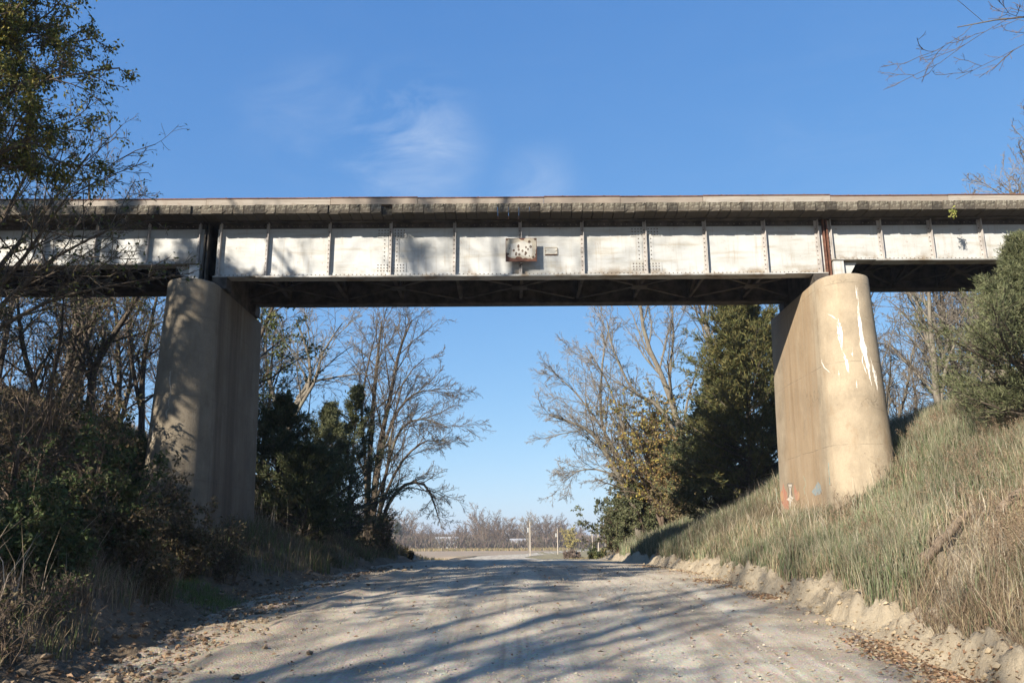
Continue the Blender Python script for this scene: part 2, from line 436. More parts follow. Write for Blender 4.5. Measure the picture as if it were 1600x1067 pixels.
def mat_hill():
    t = NT('far_hillside'); n = t.noise(t.co(), 0.006, 6, 0.7)
    return t.fin(t.mix(t.rng(n, 0.42, 0.6), (0.30, 0.25, 0.18), (0.20, 0.165, 0.13)), 0.95)
M['hill'] = mat_hill()

# ------------------------------------------------------------------ ground, road, field
_ry = np.arange(-400, 900, 0.5)
_rz = np.interp(_ry, [-400, -30, 4, 10.4, 15, 20, 25, 32, 40, 48, 56, 66, 80, 120, 200, 320, 900],
                [-1.2, -1.0, -0.42, 0, 0.40, 0.66, 0.79, 0.83, 0.79, 0.74, 0.66, 0.40, 0.12, -0.2, -0.6, 0.0, 0.8])
_rz = np.convolve(np.pad(_rz, 7, mode='edge'), np.hanning(15) / np.hanning(15).sum(), 'valid')
def road_z(y): return np.interp(y, _ry, _rz)
def foot_r(y): return 5.35 + 0.5 * noise2(np.asarray(y) * 0.30, 3.0, 5) + 0.3 * noise2(np.asarray(y) * 1.1, 1.0, 6)
def foot_l(y): return 5.25 + 0.7 * noise2(np.asarray(y) * 0.25, 8.0, 7) + 0.3 * noise2(np.asarray(y) * 0.9, 2.0, 8) + 0.7 * sstep(13, 16, np.asarray(y)) * sstep(24, 17, np.asarray(y))
def cap(h, H):
    """soft ceiling of the bank height h at H"""
    H = np.maximum(H, 1e-3); return H * (1 - np.exp(-h / H * 1.15)) / (1 - math.exp(-1.15 * 2.2)) if False else H * np.tanh(h / H)
def ground_z(x, y, fine=False):
    x = np.asarray(x, float); y = np.asarray(y, float)
    base = road_z(y) + np.where(y > 62, 0.0, 0.0)
    fy = sstep(64, 30, y) * (0.35 + 0.65 * sstep(-30, 2, y))
    xr = x - foot_r(y); xl = -x - foot_l(y)
    br = 0.31 * sstep(0, 0.42, xr) * sstep(58, 46, y) + 0.56 * np.maximum(0, xr - 0.5) + 0.14 * np.maximum(0, xr - 2.7)
    bl = 0.22 * sstep(0, 0.6, xl) * sstep(58, 46, y) + 0.43 * np.maximum(0, xl - 0.5) + 0.25 * np.maximum(0, xl - 5)
    h = cap(br, 6.9 * fy + 0.05) + cap(bl, 9.0 * fy + 0.05)
    ax = np.abs(x)
    h = h + 3.4 * sstep(21, 26, ax) * (1 - sstep(2.2, 8.0, np.abs(y - 23.3)))
    off = sstep(0.3, 1.5, np.maximum(xr, xl))
    h = h + off * fy * (0.55 * fbm(x * 0.22, y * 0.22, 11, 4) + 0.16 * fbm(x * 1.3, y * 1.3, 12, 3))
    if fine:
        lump = np.clip(np.maximum(sstep(-0.25, 0.25, xr) * sstep(1.5, 0.7, xr), 0.75 * sstep(-0.9, 0.1, xl) * sstep(2.2, 1.0, xl)), 0, 1) * sstep(58, 40, y)
        rid = 0.5 - np.abs(fbm(x * 1.7, y * 1.7, 21, 4))
        h = h + lump * (0.26 * (rid - 0.3) + 0.22 * fbm(x * 4.2, y * 4.2, 22, 4) + 0.11 * (0.4 - np.abs(fbm(x * 6.5, y * 6.5, 24, 3))) + 0.085 * fbm(x * 10, y * 10, 25, 3)) + 0.03 * off * fbm(x * 4, y * 4, 23, 3)
        h = h - 0.14 * sstep(0.3, -0.5, np.maximum(xr, xl)) * sstep(70, 60, y)
    return base + h
def seg(*a):
    out = []
    for (s, e, d) in a: out.append(np.arange(s, e - 1e-6, d))
    return np.concatenate(out)
gx = seg((-3000, -400, 400), (-400, -60, 40), (-60, -20, 2.5), (-20, -9, 0.5), (-9, -4.2, 0.08), (-4.2, 4.2, 1.2), (4.2, 7.2, 0.05), (7.2, 18, 0.4), (18, 60, 2.5), (60, 400, 40), (400, 3001, 400))
gy = seg((-300, -20, 20), (-20, 4, 2), (4, 8, 0.4), (8, 18, 0.06), (18, 36, 0.16), (36, 64, 0.6), (64, 120, 4), (120, 400, 20), (400, 900, 100), (900, 4501, 400))
X, Y = np.meshgrid(gx, gy)
Z = ground_z(X, Y, True)
Z = np.where(Y > 66, Z - 0.03, Z)
xr, xl = X - foot_r(Y), -X - foot_l(Y)
nn = fbm(X * 0.9, Y * 0.9, 31, 4)
dirt = sstep(-0.6, -0.1, xr) * sstep(0.95, 0.45, xr + 0.5 * nn)
# a bare worn track slanting up the right bank, past the pier
p0, p1 = np.array([6.3, 12.6]), np.array([9.1, 16.4])
tt = np.clip(((X - p0[0]) * (p1 - p0)[0] + (Y - p0[1]) * (p1 - p0)[1]) / ((p1 - p0) @ (p1 - p0)), 0, 1)
dtrack = np.hypot(X - p0[0] - tt * (p1 - p0)[0], Y - p0[1] - tt * (p1 - p0)[1])
dirt = np.maximum(dirt, 0.8 * sstep(0.5, 0.2, dtrack + 0.4 * nn)) * sstep(66, 56, Y)
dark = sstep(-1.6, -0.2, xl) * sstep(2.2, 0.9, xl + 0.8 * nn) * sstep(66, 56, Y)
far = sstep(52, 66, Y)
idx = np.arange(X.size).reshape(X.shape)
Qg = np.stack([idx[:-1, :-1], idx[:-1, 1:], idx[1:, 1:], idx[1:, :-1]], -1).reshape(-1, 4)
g = MB().add(np.stack([X, Y, Z], -1), Q=Qg, C=np.stack([dirt, dark, far], -1).reshape(-1, 3))
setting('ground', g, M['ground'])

# the road: straight under the bridge, over a low crest, then bending right
def road_c(y):
    y = np.asarray(y, float)
    return np.interp(y, [-400, 60, 75, 100, 128, 160, 190, 230, 280, 330], [0, 0, -0.5, -2.0, -3.0, -0.5, 4.6, 12, 24, 40])
ry = seg((-60, 4, 4), (4, 9, 0.4), (9, 24, 0.07), (24, 60, 0.25), (60, 331, 3))
rt = np.concatenate([np.linspace(-1, -0.7, 24)[:-1], np.linspace(-0.7, 0.7, 84), np.linspace(0.7, 1, 24)[1:]])
hw = np.where(ry < 60, 6.4, np.interp(ry, [60, 90], [6.4, 4.6]))
RT, RY = np.meshgrid(rt, ry)
RX = road_c(RY) + RT * hw[:, None]
u = RT * hw[:, None]
ruts = 0.035 * np.exp(-((u - 1.25) / 0.5) ** 2) + 0.035 * np.exp(-((u + 1.25) / 0.5) ** 2) + 0.025 * np.exp(-((u + 3.2) / 0.35) ** 2)
crown = 0.07 * (1 - (u / 5.0) ** 2)
edge = sstep(3.2, 5.4, np.abs(u))
near = sstep(62, 40, RY)
RZ = road_z(RY) + crown * near - ruts * near * (0.6 + fbm(RX * 0.3, RY * 0.3, 41, 2)) + near * (0.012 * fbm(RX * 1.1, RY * 0.5, 42, 4) + 0.022 * fbm(RX * 2.6, RY * 0.16, 48, 4) + (0.012 + 0.05 * edge * (RX < 0) + 0.02 * edge) * fbm(RX * 3.3, RY * 3.3, 43, 3))
RZ = RZ - near * 0.30 * sstep(5.2, 6.4, np.abs(u)) + np.where(RY > 64, 0.02, 0)
# ridges of loose dirt pushed along by the grader, left of the middle
ridge = np.exp(-((u + 3.6 + 0.8 * noise2(RY * 0.25, 0, 44)) / 0.28) ** 2) + 0.7 * np.exp(-((u + 2.2 + 0.9 * noise2(RY * 0.2, 5, 45)) / 0.22) ** 2) + 0.45 * np.exp(-((u - 0.2 + 0.8 * noise2(RY * 0.2, 9, 46)) / 0.3) ** 2)
RZ = RZ + near * ridge * np.clip(0.05 + 0.16 * fbm(RX * 0.8, RY * 0.9, 47, 4), 0, 0.1)
idx = np.arange(RX.size).reshape(RX.shape)
Qr = np.stack([idx[:-1, :-1], idx[:-1, 1:], idx[1:, 1:], idx[1:, :-1]], -1).reshape(-1, 4)
setting('road', MB().add(np.stack([RX, RY, RZ], -1), Q=Qr), M['road'])
def road_top(x, y):
    return np.maximum(ground_z(x, y, True), road_z(y) + 0.10 * (1 - (np.asarray(x) / 5.0) ** 2) - 0.3 * sstep(5.2, 6.4, np.abs(x)))

fx = seg((-600, -60, 60), (-60, 61, 6), (60, 301, 60)); fyy = seg((68, 130, 4), (130, 291, 10))
FX, FY = np.meshgrid(fx, fyy)
FX = np.where(FX > -4, np.minimum(FX, road_c(FY) - 5.5), FX)
idx = np.arange(FX.size).reshape(FX.shape)
setting('field', MB().add(np.stack([FX, FY, ground_z(FX, FY) - 0.012], -1), Q=np.stack([idx[:-1, :-1], idx[:-1, 1:], idx[1:, 1:], idx[1:, :-1]], -1).reshape(-1, 4)), M['field'])

# low hill far behind the wood
hx = np.linspace(-1500, 1500, 61); hy = np.linspace(700, 1500, 21)
HX, HY = np.meshgrid(hx, hy)
HZ = -1.5 + (17 + 9 * fbm(HX * 0.004, HY * 0.002, 51, 3) + 0.003 * HX) * sstep(700, 1000, HY) * sstep(1500, 1200, HY)
idx = np.arange(HX.size).reshape(HX.shape)
setting('hill', MB().add(np.stack([HX, HY, HZ], -1), Q=np.stack([idx[:-1, :-1], idx[:-1, 1:], idx[1:, 1:], idx[1:, :-1]], -1).reshape(-1, 4)), M['hill'])

# ------------------------------------------------------------------ bridge
YG, YF = 22.0, 24.65                 # near and far girder webs
ZB, ZT = 8.85, 10.50                 # bottom and top of the main girders
ZA = 9.24                            # bottom of the shallower approach girders
ZP = 8.5                             # top of the piers
def sx(px, py=400): return PX(px, py, YG)[0]
bridge = thing('railway_bridge', 'long steel plate girder railway bridge with pale weathered panels crossing above the gravel road', 'bridge', (0.15, 23.3, ZP))

dome_a = np.arange(6) * math.pi / 3
DOME_V = np.array([(math.cos(a), 0, math.sin(a)) for a in dome_a] + [(0.6 * math.cos(a), -0.7, 0.6 * math.sin(a)) for a in dome_a] + [(0, -0.95, 0)])
DOME_T = [(6 + (i + 1) % 6, 6 + i, 12) for i in range(6)]
DOME_Q = [(i, 6 + i, 6 + (i + 1) % 6, (i + 1) % 6) for i in range(6)]
def rivets(mb, pts, r=0.02):
    for p in pts: mb.add(DOME_V * r + np.asarray(p), T=DOME_T, Q=DOME_Q)

def girder(x0, x1, z0, yw, xs, near, splices=()):
    """web with its flanges, stiffeners, splice plates and rivets; the web faces the camera at y = yw"""
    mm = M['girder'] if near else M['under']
    w = MB().box(x0, x1, yw, yw + 0.014, z0 + 0.035, ZT - 0.035)
    web = link('girder', w.mesh('girder', (0.15, 23.3, z0)), mm, bridge, loc=(0, 0, z0 - ZP))
    fl = MB()
    fl.box(x0, x1, yw - 0.20, yw + 0.214, z0, z0 + 0.022)
    fl.box(x0 + 1.2, x1 - 1.2, yw - 0.19, yw + 0.2, z0 - 0.02, z0 - 0.001)
    fl.box(x0, x1, yw - 0.15, yw - 0.003, z0 + 0.0235, z0 + 0.04); fl.box(x0, x1, yw - 0.018, yw - 0.0015, z0 + 0.0415, z0 + 0.155)
    part('bottom_flange', fl, mm, web)
    ft = MB()
    ft.box(x0, x1, yw - 0.20, yw + 0.214, ZT - 0.03, ZT - 0.004)
    ft.box(x0, x1, yw - 0.018, yw - 0.0015, ZT - 0.175, ZT - 0.032)
    part('top_flange', ft, M['under'], web)  # flange given the dark steel, so the deck's shade is in its colour
    for x in xs:
        st = MB()
        st.box(x - 0.008, x + 0.008, yw - 0.135, yw - 0.019, z0 + 0.042, ZT - 0.033)
        st.box(x - 0.082, x - 0.0085, yw - 0.034, yw - 0.0195, z0 + 0.042, ZT - 0.033)
        part('stiffener', st, M['stiff'] if near else mm, web)
    if near:
        rv = MB()
        pts = []
        for x in np.arange(x0 + 0.06, x1 - 0.03, 0.115): pts += [(x, yw - 0.017, z0 + 0.095)]
        for x in np.arange(x0 + 0.06, x1 - 0.03, 0.16): pts += [(x, yw - 0.017, ZT - 0.10)]
        for x in xs:
            for z in np.arange(z0 + 0.19, ZT - 0.2, 0.13): pts.append((x - 0.047, yw - 0.0335, z))
        for x in splices:
            sp = MB()
            for (a, b) in ((x - 0.42, x - 0.105), (x + 0.04, x + 0.42)):
                for (c, d) in ((z0 + 0.16, z0 + 0.45), (ZT - 0.46, ZT - 0.18)):
                    sp.box(a, b, yw - 0.016, yw - 0.0015, c, d)
                    for xx in np.arange(a + 0.045, b, 0.085):
                        for zz in np.arange(c + 0.045, d, 0.085): pts.append((xx, yw - 0.0155, zz))
                sp.box((a if a > x else b - 0.17), (a + 0.17 if a > x else b), yw - 0.013, yw - 0.0015, z0 + 0.452, ZT - 0.462)
                for zz in np.arange(z0 + 0.52, ZT - 0.5, 0.12): pts.append((a + 0.1 if a > x else b - 0.1, yw - 0.0125, zz))
            part('splice_plate', sp, mm, web)
        rivets(rv, pts, 0.021)
        part('rivets', rv, M['rivet'], web, kind='stuff')
    return web

main_px = [345, 419, 516, 612, 712, 815, 912, 1010, 1104, 1197, 1280]
main_x = [sx(p) for p in main_px]
MX0, MX1 = main_x[0] - 0.12, main_x[-1] + 0.14
lx = [sx(p) for p in (312, 232, 150, 70)]; lx += [lx[-1] - 1.45 * i for i in range(1, 9)]
LX1 = lx[0] + 0.10
rx = [sx(p) for p in (1300, 1379, 1458, 1537)]; rx += [rx[-1] + 1.42 * i for i in range(1, 9)]
RX0 = rx[0] - 0.06
for yw, nearf in ((YG, True), (YF, False)):
    girder(MX0, MX1, ZB, yw, main_x, nearf, (main_x[3], main_x[7]) if nearf else ())
    girder(lx[-1] - 0.5, LX1, ZA, yw, lx, nearf)
    girder(RX0, rx[-1] + 0.5, ZA, yw, rx, nearf)
    # rusty end posts between the spans, and the shoes the girders sit on
    for xa in (LX1 + 0.03, RX0 - 0.16):
        for dx in (0.0, 0.09):
            e = MB().box(xa + dx, xa + dx + 0.035, yw - 0.12, yw + 0.05, ZP + 0.05, ZT - 0.03)
            part('end_post', e, M['rust'] if xa > 0 else M['under'], bridge)
    for xm, xe, s in ((MX0, LX1, -1), (MX1, RX0, 1)):
        b = MB()
        b.box(min(xm + -s * 0.02, xm - s * 0.42), max(xm - s * 0.02, xm - s * 0.42), yw - 0.22, yw + 0.24, ZP, ZB - 0.022)
        part('bearing', b, M['under'], bridge)
        b = MB()
        x0, x1 = sorted((xe + s * 0.02, xe + s * 0.30))
        b.box(x0, x1, yw - 0.16, yw + 0.2, ZP, ZA - 0.022)
        xa, xb, zc = xe + s * 0.30, xe + s * 0.72, ZA - 0.023
        V = [(xa, yw - 0.02, ZP + 0.01), (xa, yw - 0.02, zc), (xb, yw - 0.02, zc), (xa, yw + 0.03, ZP + 0.01), (xa, yw + 0.03, zc), (xb, yw + 0.03, zc)]
        b.add(V, T=[(0, 1, 2), (3, 5, 4)], Q=[(0, 2, 5, 3), (0, 3, 4, 1), (1, 4, 5, 2)])
        part('bearing_pedestal', b, M['girder'], bridge)
# plates closing the ends of the spans between near and far girder
for xe, z0 in ((MX0 + 0.25, ZP - 0.055), (MX1 - 0.27, ZP - 0.055), (LX1 - 0.16, ZA), (RX0 + 0.14, ZA)):
    part('end_diaphragm', MB().box(xe, xe + 0.02, YG + 0.26, YF - 0.26, z0 + 0.06, ZT - 0.06), M['under'], bridge)
# bracing between the girders
def brace(a, b, w=0.10, h=0.02): part('brace', MB().bar(a, b, w, h), M['under'], bridge)
for xs, zb in ((main_x, ZB + 0.10), (lx, ZA + 0.1), (rx, ZA + 0.1)):
    xs = sorted(xs)
    for i in range(0, len(xs) - 1, 2):
        j = min(i + 2, len(xs) - 1)
        brace((xs[i] + 0.12, YG + 0.05, zb), (xs[j] - 0.12, YF - 0.25, zb))
        brace((xs[i] + 0.12, YF - 0.25, zb + 0.025), (xs[j] - 0.12, YG + 0.05, zb + 0.025))
        part('gusset', MB().box((xs[i] + xs[j]) / 2 - 0.22, (xs[i] + xs[j]) / 2 + 0.22, 23.03, 23.42, zb - 0.03, zb - 0.012), M['under'], bridge)
    for x in xs[1:-1]:
        brace((x, YG + 0.03, zb + 0.05), (x, YF - 0.2, zb + 0.05), 0.09, 0.06)
        brace((x, YG + 0.03, ZT - 0.25), (x, YF - 0.2, ZT - 0.25), 0.09, 0.06)
        brace((x, YG + 0.03, zb + 0.08), (x, YF - 0.2, ZT - 0.3), 0.07, 0.04)
        brace((x + 0.03, YF - 0.2, zb + 0.08), (x + 0.03, YG + 0.03, ZT - 0.3), 0.07, 0.04)

# ties: every cross tie on its own, ends uneven
Y_T0, Y_T1 = 21.27, 25.45
tie_me = []
for v in range(6):
    r = np.random.default_rng(100 + v)
    w, h = 0.141, 0.252
    ys = np.array([0, 0.03, 0.2, 0.9, 2.2, 3.6, Y_T1 - Y_T0])
    ring = np.array([(-1, 0), (-0.93, -0.06), (0.93, -0.06), (1, 0), (1, 1), (0.9, 1.0), (-0.9, 1.0), (-1, 0.95)])
    ring = np.array([(-1, 0.05), (-0.92, 0.0), (0.92, 0.0), (1, 0.05), (1, 0.95), (0.92, 1.0), (-0.92, 1.0), (-1, 0.95)])
    Vv = []
    for i, y in enumerate(ys):
        sc = 0.985 if i == 0 else 1.0
        for (a, b) in ring:
            Vv.append((a * w * sc + r.normal(0, 0.003), y + (r.normal(0, 0.012) if i < 2 else 0), (0.5 + (b - 0.5) * sc) * h + r.normal(0, 0.003)))
    Vv = np.array(Vv); Vv[0::8] += 0
    n = len(ring); idt = np.arange(len(Vv)).reshape(len(ys), n)
    Q = np.stack([idt[:-1], np.roll(idt, -1, 1)[:-1], np.roll(idt, -1, 1)[1:], idt[1:]], -1).reshape(-1, 4)
    m = MB().add(Vv, Q=Q)
    c = Vv[:n].mean(0); m.add(np.vstack([Vv[:n], c]), T=[(i, (i + 1) % n, n) for i in range(n)][::-1])
    c = Vv[-n:].mean(0); m.add(np.vstack([Vv[-n:], c]), T=[((i + 1) % n, i, n) for i in range(n)])
    me = m.mesh('tie'); me.materials.append(M['tie']); tie_me.append(me)
tx = -24.5
r = np.random.default_rng(5)
gap_x = sx(608, 325)
while tx < 25.0:
    dy = r.normal(0, 0.009)
    if abs(tx - gap_x) < 0.155: dy = 0.17            # the tie whose end has rotted away
    elif r.random() < 0.03: dy = 0.06
    link('tie', tie_me[r.integers(6)], None, bridge, loc=(tx - 0.15, Y_T0 + dy - 23.3, ZT + r.normal(0, 0.003) - ZP))
    tx += 0.290 + abs(r.normal(0, 0.003))
# guard timbers along both edges of the deck, each length its own plank, with a rusty strap on top
ZTT = ZT + 0.262
joints = [sx(p, 315) * 0.965 for p in (-300, 90, 320, 515, 652, 850, 970, 1100, 1300, 1485, 1700, 1950)]
for yt, jj in ((21.33, joints), (25.15, list(np.arange(-19, 21, 3.4)))):
    for i in range(len(jj) - 1):
        b = MB(); a, c = jj[i] + 0.006, jj[i + 1] - 0.006
        dz = r.normal(0, 0.008); dy = r.normal(0, 0.012)
        for k in range(1):
            b.box(a, c, yt + dy, yt + dy + 0.21, ZTT + dz, ZTT + dz + 0.185)
        part('guard_timber', b, M['timber'], bridge)
        s = MB().box(a - 0.004, c + 0.004, yt + dy - 0.02, yt + dy + 0.15, ZTT + dz + 0.187, ZTT + dz + 0.215)
        part('strap', s, M['rust'], bridge)
        bo = MB()
        for xb in np.arange(a + 0.5, c - 0.3, 1.15):
            bo.box(xb, xb + 0.045, yt + dy + 0.03, yt + dy + 0.075, ZTT + dz + 0.2155, ZTT + dz + 0.245)
        if bo.n: part('bolts', bo, M['rust'], bridge, kind='stuff')
for yr in (22.6, 24.05):
    rl = MB()
    rl.box(-24.5, 25, yr - 0.07, yr + 0.07, ZTT + 0.001, ZTT + 0.02); rl.box(-24.5, 25, yr - 0.01, yr + 0.01, ZTT + 0.0205, ZTT + 0.12)
    rl.box(-24.5, 25, yr - 0.035, yr + 0.035, ZTT + 0.1205, ZTT + 0.16)
    part('rail', rl, M['rust'], bridge)

# ------------------------------------------------------------------ piers
BAT = 1 / 36.0
class Pier:
    def __init__(s, xc, half): s.xc, s.half, s.y0, s.y1 = xc, half, 21.42, 25.25
    def r(s, z): return s.half + (ZP - z) * BAT
    def inner(s, y, z, side, off):          # a point on the flat face (side -1 faces -x)
        return np.array([s.xc + side * (s.r(z) + off), y, z])
    def nose(s, a, z, off):                 # a point on the near round nose, a from -pi (left) .. 0 (right)
        rr = s.r(z) + off
        return np.array([s.xc + rr * math.cos(a), s.y0 + rr * math.sin(a), z])
    def build(s, root, m):
        na = 28
        zs = np.concatenate([np.linspace(-1.5, ZP - 0.05, 40), [ZP - 0.02, ZP]])
        sh = np.concatenate([np.zeros(40), [0.012, 0.045]])
        V = []
        for z, c in zip(zs, sh):
            rr = s.r(z) - c
            for i in range(na + 1):
                a = math.pi + math.pi * i / na; V.append((s.xc + rr * math.cos(a), s.y0 + rr * math.sin(a), z))
            for i in range(na + 1):
                a = math.pi * i / na; V.append((s.xc + rr * math.cos(a), s.y1 + rr * math.sin(a), z))
        n = 2 * (na + 1); V = np.array(V)
        idx = np.arange(len(V)).reshape(len(zs), n)
        Q = np.stack([idx[:-1], np.roll(idx, -1, 1)[:-1], np.roll(idx, -1, 1)[1:], idx[1:]], -1).reshape(-1, 4)
        mb = MB().add(V, Q=Q)
        top = V[-n:]; c = np.array([s.xc, (s.y0 + s.y1) / 2, ZP])
        mb.add(np.vstack([top, c]), T=[(i, (i + 1) % n, n) for i in range(n)])
        o = part('shaft', mb, m, root, smooth=True)
        return o
def sheet(mb, rows):
    """a thin skin from rows of points (each row left and right edge)"""
    R = np.array(rows); k = R.shape[1]
    idx = np.arange(R.shape[0] * k).reshape(R.shape[0], k)
    mb.add(R.reshape(-1, 3), Q=np.stack([idx[:-1, :-1], idx[:-1, 1:], idx[1:, 1:], idx[1:, :-1]], -1).reshape(-1, 4))

pl = Pier(-8.62, 0.66); pr = Pier(8.93, 0.70)
pier_l = thing('bridge_pier', 'shaded grey brown concrete pier with round nose rising from the weeds on the dark bank', 'pier', (pl.xc, 23.3, ground_z(pl.xc, 23.3)), 'concrete piers under the bridge')
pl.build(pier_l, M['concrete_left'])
pier_r = thing('bridge_pier', 'sunlit tan concrete pier with white drips and graffiti rising from the grassy bank', 'pier', (pr.xc, 23.3, ground_z(pr.xc, 23.3)), 'concrete piers under the bridge')
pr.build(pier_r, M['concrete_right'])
M['lime'] = mat_plain('white_lime', (0.62, 0.58, 0.51), 0.9, 0.16, 22)
def z_of(py): return PX(1330, py, 20.85)[2]
def a_of(px, py):
    p = PX(px, py, 20.95); return -math.acos(max(-0.99, min(0.99, (p[0] - pr.xc) / pr.r(p[2]))))
def drip(pier, pts, w, seed, off=0.004):
    """a crust of white lime run down the nose in thin ragged streaks: (px, py) points and widths in metres"""
    r = np.random.default_rng(seed); mb = MB()
    pts = np.array(pts, float); w = np.array(w, float); kk = np.arange(len(pts)); wm = w.max()
    for q in range(1 + int(wm / 0.022)):
        a0 = 0.0 if q == 0 else r.uniform(0, 0.55) * (len(pts) - 1); b0 = (len(pts) - 1) * (1.0 if q == 0 else r.uniform(0.6, 1.0))
        t = np.linspace(a0, b0, 60)
        px = np.interp(t, kk, pts[:, 0]); py = np.interp(t, kk, pts[:, 1]); ww = np.interp(t, kk, w)
        o = 0.0 if q == 0 else r.uniform(-0.55, 0.55)
        thick = np.clip(np.sin(np.linspace(0, math.pi, 60)) ** 0.6 * (0.35 + 1.3 * (fbm(t * 9, t * 0 + q, seed, 3) + 0.25)), 0, 2) * (0.30 * ww if q == 0 else 0.013 + 0.1 * ww)
        wob = 0.25 * ww * fbm(t * 2.0, t * 0 + 3 * q, seed + 5, 3)
        rows = []
        for i in range(60):
            z = z_of(py[i]); rr = pier.r(z); a = a_of(px[i], py[i]) + (o * ww[i] + wob[i]) / rr
            h = max(thick[i], 0.0015) / rr; of = off + 0.0006 * q
            rows.append([pier.nose(a - h, z, 0.0008), pier.nose(a - h * 0.5, z, of), pier.nose(a + h * 0.5, z, of), pier.nose(a + h, z, 0.0008)])
        sheet(mb, rows)
    return mb
D = [([(1334, 452), (1336, 490), (1341, 530), (1348, 570), (1355, 605)], [0.02, 0.05, 0.13, 0.19, 0.06]),
     ([(1353, 560), (1360, 585), (1366, 612)], [0.02, 0.10, 0.03]), ([(1306, 496), (1309, 520), (1312, 552)], [0.03, 0.10, 0.02]),
     ([(1312, 548), (1318, 565), (1321, 586)], [0.02, 0.09, 0.03]), ([(1293, 487), (1299, 492), (1305, 500)], [0.02, 0.05, 0.03]),
     ([(1291, 555), (1294, 570), (1299, 580)], [0.02, 0.05, 0.01]), ([(1325, 545), (1326, 560)], [0.03, 0.02]), ([(1308, 578), (1309, 592)], [0.03, 0.01]),
     ([(1331, 448), (1333, 470)], [0.01, 0.05]), ([(1346, 500), (1354, 504)], [0.02, 0.02]), ([(1331, 596), (1332, 610)], [0.03, 0.01])]
for i, (p, w) in enumerate(D): part('lime_drip', drip(pr, p, w, 60 + i), M['lime'], pier_r)
# lime on the left pier nose
def drip_l(pts, w, seed):
    r = np.random.default_rng(seed); rows = []
    t = np.linspace(0, len(pts) - 1, 30); pts = np.array(pts, float)
    px = np.interp(t, np.arange(len(pts)), pts[:, 0]); py = np.interp(t, np.arange(len(pts)), pts[:, 1])
    j = fbm(t * 4, t * 0, seed, 3)
    for i in range(len(t)):
        p = PX(px[i], py[i], 20.95); z = p[2]; a = -math.acos(max(-0.99, min(0.99, (p[0] - pl.xc) / pl.r(z)))) - 0.12 * j[i]
        ww = w * (0.8 + j[i]) / 0.7
        rows.append([pl.nose(a - ww, z, 0.001), pl.nose(a - ww * 0.5, z, 0.004), pl.nose(a + ww * 0.5, z, 0.004), pl.nose(a + ww, z, 0.001)])
    mb = MB(); sheet(mb, rows); return mb
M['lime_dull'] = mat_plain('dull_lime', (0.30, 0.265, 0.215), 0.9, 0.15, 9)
part('lime_drip', drip_l([(273, 583), (271, 620), (268, 655)], 0.018, 71), M['lime_dull'], pier_l)
part('lime_drip', drip_l([(244, 662), (242, 676), (243, 690)], 0.035, 72), M['lime_dull'], pier_l)
# graffiti on the right pier: thin paint on the inner face
def on_face(px, py):
    """where the line of sight meets the right pier's inner (left) face"""
    d = np.array(CAMROT @ Vector(((px - 800) / FPX, (533.5 - py) / FPX, -1)))
    s = 30.0
    for _ in range(12):
        p = CAM + d * s; s = (pr.xc - pr.r(p[2]) - CAM[0]) / d[0]
    p = CAM + d * s
    return p[1], p[2]
def mat_spray(name, c):
    t = NT('faded_%s_spray_paint' % name); f = t.noise(t.co((1, 1, 0.5)), 13, 6, 0.75)
    return t.fin(t.mix(t.rng(f, 0.40, 0.64, 0.0, 0.7), c, (0.37, 0.285, 0.19)), 0.9)
def paint(name, poly, c, off):
    mb = MB()
    P = np.array([on_face(*q) for q in poly])
    V = np.array([pr.inner(y, z, -1, off) for y, z in P]); cc = V.mean(0)
    n = len(V)
    mb.add(np.vstack([V, cc]), T=[(i, (i + 1) % n, n) for i in range(n)])
    key = 'paint_%s' % name
    if key not in M: M[key] = mat_spray(name, c)
    return part('graffiti', mb, M[key], pier_r)
def stroke(name, pts, w, c, off):
    L = np.array(pts, float); d = np.gradient(L, axis=0); nrm = np.stack([-d[:, 1], d[:, 0]], 1) / np.hypot(d[:, 0], d[:, 1])[:, None]
    A, B = L + nrm * w / 2, L - nrm * w / 2
    mb = MB(); rows = []
    for a, b in zip(A, B):
        ya, za = on_face(*a); yb, zb = on_face(*b); rows.append([pr.inner(ya, za, -1, off), pr.inner(yb, zb, -1, off)])
    sheet(mb, rows)
    key = 'paint_%s' % name
    if key not in M: M[key] = mat_spray(name, c)
    return part('graffiti', mb, M[key], pier_r)
RED, ORG, WHT, DRK, BLU, GRN = (0.36, 0.15, 0.095), (0.40, 0.21, 0.11), (0.55, 0.51, 0.44), (0.13, 0.115, 0.095), (0.20, 0.26, 0.28), (0.27, 0.30, 0.22)
paint('red', [(1224, 754), (1226, 762), (1230, 770), (1232, 784), (1233, 797), (1226, 794), (1221, 784), (1220, 774), (1222, 766)], RED, 0.0025)
paint('orange', [(1221, 765), (1224, 772), (1225, 784), (1221, 782), (1219, 773)], ORG, 0.0035)
paint('red', [(1241, 756), (1244, 764), (1248, 774), (1247, 784), (1243, 780), (1241, 770)], RED, 0.0025)
paint('orange', [(1247, 766), (1250, 772), (1249, 781), (1246, 783)], ORG, 0.0035)
stroke('dark', [(1230.5, 756), (1230.8, 758.5), (1233, 763), (1233, 772), (1231.5, 777)], 1.6, DRK, 0.0045)
stroke('dark', [(1238.5, 756), (1238, 759), (1236.6, 763), (1236.8, 770), (1238.5, 776)], 1.6, DRK, 0.0045)
stroke('dark', [(1230.5, 755.5), (1234.5, 754.8), (1238.8, 755.5)], 1.8, DRK, 0.005)
paint('white', [(1231.5, 756.5), (1237.5, 756.5), (1236.5, 761), (1236, 775), (1241, 777.5), (1237, 780), (1240, 784), (1236, 782.5), (1235, 795), (1233.8, 783), (1229, 780), (1233, 777), (1233.5, 762)], WHT, 0.004)
stroke('dark', [(1234.8, 759.5), (1234.8, 762)], 1.7, DRK, 0.0055)
